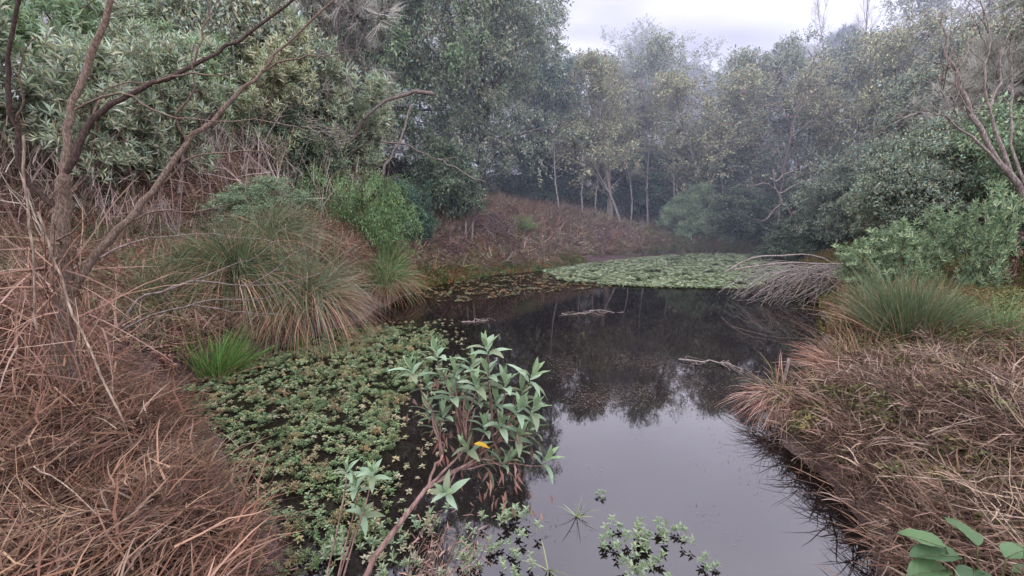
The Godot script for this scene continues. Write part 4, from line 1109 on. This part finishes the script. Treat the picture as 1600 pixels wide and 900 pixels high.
	# single long straws
	for l in [
		["long pale straw slanting down the right bank to the broad leaves", [V(2.26, 0.66, -2.40), V(2.17, 0.72, -2.12), V(2.10, 0.74, -1.85), V(1.98, 0.76, -1.57), V(1.75, 0.8, -1.25)], 0.006],
		["pale straw lying level above the broad leaves", [V(2.0, 0.6, -2.1), V(2.18, 0.68, -1.93), V(2.27, 0.75, -1.87), V(2.5, 0.82, -1.80)], 0.006],
		["bent pale straw looping over the top of the right bank", [V(3.29, 0.35, -3.20), V(3.15, 0.57, -3.12), V(3.08, 0.78, -3.04), V(3.05, 0.9, -2.96), V(3.2, 0.86, -2.88), V(3.46, 0.72, -2.80)], 0.007],
		["straight pale straw lying on the near left bank", [V(-2.26, 0.78, -1.90), V(-1.97, 0.8, -1.75), V(-1.69, 0.76, -1.60)], 0.006],
		["pale straw at the left edge of the near bank", [V(-2.1, 0.68, -1.45), V(-1.91, 0.73, -1.57), V(-1.82, 0.73, -1.63), V(-1.74, 0.7, -1.70)], 0.006],
		["bent straw on the near left bank below the straight one", [V(-1.67, 0.7, -1.35), V(-1.66, 0.68, -1.53), V(-1.65, 0.68, -1.67), V(-1.63, 0.68, -1.80)], 0.006]]:
		var q := thing("straw_stalk", l[0], "stalk", l[1][0])
		branch_thing(q, "stem", rel(l[1], l[1][0]), l[2] * 0.65, l[2] * 0.4, Color(0.45, 0.36, 0.27), m, 4, 0.009)

# a lance shaped leaf with a folded midrib, base at the origin along +Z
func lance_leaf(length: float, width: float, curl: float, col: Color) -> ArrayMesh:
	var st := SurfaceTool.new()
	st.begin(Mesh.PRIMITIVE_TRIANGLES)
	st.set_smooth_group(0)
	var n := 7
	var rows := []
	for i in n + 1:
		var t := float(i) / n
		var w := width * 0.5 * pow(sin(PI * pow(t * 0.97 + 0.015, 0.8)), 0.85)
		var y := -curl * t * t * length + 0.1 * length * t
		var z := length * t * (1.0 - 0.12 * absf(curl) * t)
		var wave := 0.04 * width * sin(t * 17.0)
		rows.append([Vector3(-w, y + w * 0.42 + wave, z), Vector3(0, y, z), Vector3(w, y + w * 0.42 - wave, z)])
	for i in n:
		for k in 2:
			var g: float = 1.0 if k == 0 else 0.93
			var q := [rows[i][k], rows[i + 1][k], rows[i + 1][k + 1], rows[i][k + 1]]
			for m in [0, 1, 2, 0, 2, 3]:
				st.set_color(Color(col.r * g, col.g * g, col.b * g))
				st.add_vertex(q[m])
	st.generate_normals()
	return st.commit()

func rosette(parent: Node3D, at: Vector3, axis: Vector3, count: int, size: float, meshes: Array, mat: Material) -> void:
	var side := axis.cross(Vector3(0.3, 0.1, 0.9)).normalized()
	var other := axis.cross(side)
	for k in count:
		var az := k * 2.4 + rr(-0.25, 0.25)
		var f := float(k) / (count - 1)
		var open_ := lerpf(1.5, 0.3, f) + rr(-0.15, 0.15)
		var z := (axis * cos(open_) + (side * cos(az) + other * sin(az)) * sin(open_)).normalized()
		var x := axis.cross(z).normalized()
		var s := size * lerpf(1.0, 0.62, f) * rr(0.8, 1.12)
		var o := part("leaf", meshes[(rng.randi() % 3) + (3 if f > 0.6 else 0)], mat, parent)
		o.transform = Transform3D(Basis(x, z.cross(x), z).scaled(Vector3.ONE * s), at + axis * 0.05 * f * size)

func build_front_shrub() -> void:
	rng.seed = 800
	var lm := leafy("shrub_leaf", Color(0.93, 0.96, 0.93), 0.65, 0.45)
	var meshes := []
	for c in [Color(0.19, 0.255, 0.165), Color(0.235, 0.3, 0.2), Color(0.165, 0.19, 0.115)]:
		meshes.append(lance_leaf(0.12, 0.036, rr(0.15, 0.5), c))
	for c in [Color(0.21, 0.29, 0.16), Color(0.25, 0.33, 0.18), Color(0.18, 0.25, 0.14)]:
		meshes.append(lance_leaf(0.105, 0.032, rr(0.0, 0.2), c))
	var stemc := Color(0.36, 0.24, 0.2)
	var m: Material = mats["bark_pale"]
	var o := V(-0.72, ground(-0.72, -1.2), -1.2)
	var t := thing("foreground_shrub", "grey green long leaved shrub leaning over the water in front", "shrub", o)
	var fork := V(-0.36, 0.83, -1.66)
	branch_thing(t, "stem", rel([o - V(0, 0.05, 0), V(-0.59, 0.54, -1.45), V(-0.51, 0.66, -1.54), fork], o), 0.014, 0.009, stemc, m, 6, 0.006)
	var spots := [V(-0.41, 1.28, -1.75), V(-0.32, 1.33, -1.81), V(-0.31, 1.20, -1.87), V(-0.10, 1.37, -1.78), V(-0.18, 1.27, -1.84), V(-0.15, 1.22, -1.75), V(-0.26, 1.15, -1.81), V(-0.38, 1.17, -1.87), V(-0.03, 1.21, -1.78), V(0.07, 1.22, -1.84), V(0.02, 1.11, -1.75), V(-0.07, 1.11, -1.81), V(-0.20, 1.04, -1.87), V(-0.12, 1.01, -1.78), V(-0.34, 0.97, -1.84), V(0.08, 1.08, -1.81), V(-0.04, 0.96, -1.87), V(0.01, 0.98, -1.78), V(-0.13, 0.82, -1.84), V(-0.05, 0.88, -1.75), V(0.13, 0.84, -1.81), V(-0.23, 1.16, -1.87), V(-0.10, 1.26, -1.78), V(0.04, 1.15, -1.84), V(-0.26, 0.83, -1.62), V(-0.3, 1.07, -1.78), V(-0.15, 1.12, -1.82), V(-0.05, 1.04, -1.76), V(-0.24, 1.25, -1.8), V(-0.18, 0.94, -1.75), V(0.06, 0.98, -1.82), V(-0.36, 1.08, -1.8), V(0.0, 0.86, -1.83)]
	var mids := [V(-0.3, 0.92, -1.74), V(-0.2, 0.95, -1.78), V(-0.14, 0.9, -1.78), V(-0.08, 0.95, -1.8)]
	for q in mids:
		branch_thing(t, "branch", rel([fork, fork.lerp(q, 0.5) + rv(0.015), q], o), 0.007, 0.005, stemc, m, 5, 0.006)
	for s in spots:
		var q: Vector3 = mids[0]
		for c in mids:
			if c.distance_to(s - V(0, 0.15, 0)) < q.distance_to(s - V(0, 0.15, 0)): q = c
		if s.y < 0.88: q = fork.lerp(mids[2], 0.6)
		var br := branch_thing(t, "branch", rel([q, q.lerp(s, 0.5) + V(0, 0.02, 0) + rv(0.02), s], o), 0.0045, 0.003, stemc, m, 4, 0.006)
		var axis: Vector3 = ((s - q).normalized() * 0.6 + V(0, 0.8, 0) + rv(0.25)).normalized()
		rosette(br, s - o, axis, 9, rr(0.95, 1.15) * (0.75 if s.z > -1.7 else 1.0), meshes, lm)
	var yellow := part("leaf", lance_leaf(0.07, 0.025, 0.3, Color(0.55, 0.33, 0.04)), lm, t)
	yellow.set_meta("label", "yellowed leaf")
	yellow.position = V(-0.16, 1.0, -1.72) - o
	yellow.rotation = Vector3(0.1, 1.5, 0.2)
	# withered brown leaves hanging under the rosettes
	var dead := Buf.new()
	for k in 130:
		var s: Vector3 = pick(spots)
		leaf(dead, s - o + V(rr(-0.05, 0.05), rr(-0.2, -0.06), rr(-0.05, 0.05)), (V(rr(-0.6, 0.6), -1, rr(-0.6, 0.6))).normalized(), rv(), rr(0.03, 0.08), rr(0.008, 0.016), vary(Color(0.22, 0.13, 0.1), 0.35))
	part("withered_foliage", dead.mesh(), mats["dry"], t, true)
	# the smaller plant to its left
	var o2 := V(-0.82, ground(-0.82, -1.45), -1.45)
	t = thing("foreground_shrub", "small long leaved plant left of the leaning foreground shrub", "shrub", o2)
	for s in [V(-0.68, 0.75, -1.75), V(-0.61, 0.82, -1.75), V(-0.72, 0.83, -1.75), V(-0.66, 0.65, -1.72)]:
		var br := branch_thing(t, "stem", rel([o2 - V(0, 0.05, 0), o2.lerp(s, 0.5) + rv(0.02), s], o2), 0.005, 0.003, stemc, m, 4, 0.006)
		rosette(br, s - o2, (V(0, 1, 0) + rv(0.35)).normalized(), 9, rr(0.75, 0.95), meshes, lm)

func broad_leaf(length: float, width: float, col: Color) -> ArrayMesh:
	var st := SurfaceTool.new()
	st.begin(Mesh.PRIMITIVE_TRIANGLES)
	var n := 14
	var across := 8
	var pt := func(i: int, k: int) -> Vector3:
		var t := float(i) / n
		var u := float(k) / across * 2.0 - 1.0
		var w := width * 0.5 * pow(sin(PI * pow(t * 0.98 + 0.01, 0.85)), 0.7)
		var vein := 0.0025 * cos((t * 9.0 - absf(u) * 1.6) * TAU) * (1.0 - absf(absf(u) - 0.5))
		return Vector3(u * w, absf(u) * w * 0.3 - 0.22 * t * t * length - 0.006 * (1.0 - absf(u)) + vein + 0.1 * w * u * u * sin(t * 9.0), length * t)
	for i in n:
		for k in across:
			var q := [pt.call(i, k), pt.call(i + 1, k), pt.call(i + 1, k + 1), pt.call(i, k + 1)]
			for m in [0, 1, 2, 0, 2, 3]:
				st.set_color(col)
				st.set_smooth_group(0)
				st.add_vertex(q[m])
	st.generate_normals()
	return st.commit()

func build_withered_tangle() -> void:
	rng.seed = 850
	var o := V(-0.42, ground(-0.42, -1.3), -1.3)
	var t := thing("withered_bush", "brown withered bush with curled leaves at the bottom beside the shrub stem", "bush", o)
	var lv := Buf.new()
	for k in 22:
		var tip := V(rr(-0.38, -0.1), rr(0.5, 0.72), rr(-1.75, -1.5))
		branch_thing(t, "twig", rel([o, o.lerp(tip, 0.5) + V(0, 0.12, 0) + rv(0.04), tip], o), 0.0035, 0.0015, vary(Color(0.34, 0.25, 0.2), 0.25), mats["bark_pale"], 3, 0.012)
		for j in 26:
			var p := o.lerp(tip, rr(0.5, 1.0)) + V(rr(-0.06, 0.06), rr(-0.06, 0.08), rr(-0.06, 0.06))
			blade(lv, p - o, rv() + V(0, -0.4, 0), rr(0.02, 0.06), rr(0.003, 0.008), 6.0, 3, vary(Color(0.25, 0.17, 0.135), 0.45), 0.4)
	part("withered_foliage", lv.mesh(), mats["dry"], t, true)

func build_broad_leaves() -> void:
	rng.seed = 900
	var o := V(1.78, ground(1.78, -1.4), -1.4)
	var t := thing("broad_leaf_plant", "green broad leaved plant with ribbed oval leaves at the near right corner", "plant", o)
	var lm := leafy("broad_leaf", Color.WHITE, 0.55, 0.4)
	var meshes := [broad_leaf(0.14, 0.085, Color(0.055, 0.1, 0.04)), broad_leaf(0.12, 0.07, Color(0.07, 0.12, 0.05)), broad_leaf(0.15, 0.09, Color(0.045, 0.085, 0.036))]
	var tips := [[V(1.66, 0.71, -1.46), V(-1, 0.15, 0.1)], [V(1.68, 0.77, -1.5), V(-0.8, 0.2, -0.5)], [V(1.75, 0.72, -1.45), V(-0.6, 0.1, 0.6)], [V(1.80, 0.78, -1.5), V(0.2, 0.2, -1)], [V(1.86, 0.77, -1.45), V(0.9, 0.2, -0.3)], [V(1.78, 0.67, -1.42), V(-0.4, 0.0, 0.9)], [V(1.86, 0.68, -1.42), V(0.5, 0.0, 0.8)], [V(1.9, 0.71, -1.45), V(1, 0.1, 0.3)], [V(1.72, 0.75, -1.48), V(-0.9, 0.1, -0.1)]]
	var i := 0
	for a in tips:
		a[0] = a[0] - V(0, 0.08, 0)
		branch_thing(t, "stalk", [V(0, -0.02, 0), (a[0] - o) * 0.5 + V(0, 0.02, 0), a[0] - o], 0.004, 0.003, Color(0.14, 0.16, 0.07), mats["bark_pale"], 4, 0.004)
		var z: Vector3 = a[1].normalized()
		var x := Vector3.UP.cross(z).normalized()
		var l := part("leaf", meshes[i % 3], lm, t)
		l.transform = Transform3D(Basis(x, z.cross(x), z).rotated(z, rr(-0.25, 0.25)).scaled(Vector3.ONE * 1.15), a[0] - o)
		var rib := []
		for k in 6:
			var f := k / 5.0
			rib.append(V(0, -0.22 * f * f * [0.14, 0.12, 0.15][i % 3] - 0.0035, f * [0.14, 0.12, 0.15][i % 3] * 0.97))
		branch_thing(l, "midrib", rib, 0.0016, 0.0006, Color(0.2, 0.25, 0.13), mats["bark_pale"], 4, 0.0, 1)
		i += 1

func build_pond_sprigs() -> void:
	rng.seed = 1000
	var wet: Material = mats["wet"]
	var kinds := []
	for k in 3:
		var b := Buf.new()
		for s in 7 + 3 * k:
			var p := V(rr(-0.1, 0.1), 0.005, rr(-0.1, 0.1)) * (0.6 + 0.3 * k)
			var hgt := rr(0.01, 0.06)
			for j in 9:
				var az := j * 2.4
				var el := 0.2 + 0.09 * j
				var d := V(cos(az) * cos(el), sin(el), sin(az) * cos(el))
				leaf(b, p + V(0, hgt * (0.4 + 0.08 * j), 0), d, Vector3.UP, rr(0.025, 0.042), rr(0.012, 0.018), vary(pick([Color(0.19, 0.26, 0.14), Color(0.25, 0.31, 0.19), Color(0.15, 0.19, 0.1)]), 0.25))
		kinds.append(b.mesh())
	# [x, z, size, kind, label]
	var list := [
		[-0.02, -2.45, 1.25, 2, "leafy floating sprig right of the foreground shrub stem"],
		[-0.2, -2.3, 1.0, 1, "floating sprig touching the foreground shrub stem"],
		[-0.05, -2.2, 0.9, 1, "floating sprig just below the leafy one by the shrub stem"],
		[-0.3, -2.15, 1.0, 2, "floating sprig left of the shrub stem near the front"],
		[0.1, -2.05, 1.0, 1, "lowest floating sprig right of the shrub stem"],
		[0.62, -2.75, 0.55, 0, "tiny lone sprig floating in the middle of the sky reflection"],
		[0.58, -2.3, 0.9, 0, "small round sprig at the left of the right hand group"],
		[0.75, -2.4, 1.2, 2, "largest sprig of the right hand floating group"],
		[0.85, -2.25, 1.0, 1, "floating sprig in the middle of the right hand group"],
		[0.98, -2.35, 0.9, 1, "floating sprig at the right of the right hand group"],
		[0.72, -2.12, 1.1, 2, "nearest sprig of the right hand floating group"],
		[1.1, -2.15, 0.8, 0, "small floating sprig between the right hand group and the bank"],
		[-0.55, -2.5, 1.1, 2, "floating sprig left of the foreground shrub leaves"],
		[-0.75, -2.35, 1.1, 1, "floating sprig beside the small long leaved plant"],
		[-0.95, -2.2, 1.2, 2, "floating sprig at the foot of the left bank"],
		[-0.6, -2.05, 1.2, 1, "nearest floating sprig left of the shrub stem"]]
	for a in list:
		var o := thing("floating_sprig", a[4], "water plant", V(a[0], 0.004, a[1]), rr(0, TAU), "floating sprigs near the front of the pond")
		var p := part("foliage", kinds[a[3]], wet, o, true)
		p.scale = Vector3.ONE * a[2]
	# grass like seedlings standing in the water
	for a in [[0.42, -2.55, "thin grassy seedling standing in the water amid the sky reflection"], [0.2, -2.12, "grassy seedling with long leaves near the front of the water"]]:
		var o := thing("water_seedling", a[2], "water plant", V(a[0], 0.0, a[1]))
		var b := Buf.new()
		for k in 12:
			var az := rr(0, TAU)
			blade(b, Vector3.ZERO, V(cos(az), rr(0.4, 1.4), sin(az)), rr(0.08, 0.2), 0.007, 3.0, 4, vary(Color(0.2, 0.24, 0.12), 0.3), 0.03)
		part("blade", b.mesh(), mats["tint_plain"], o, true)
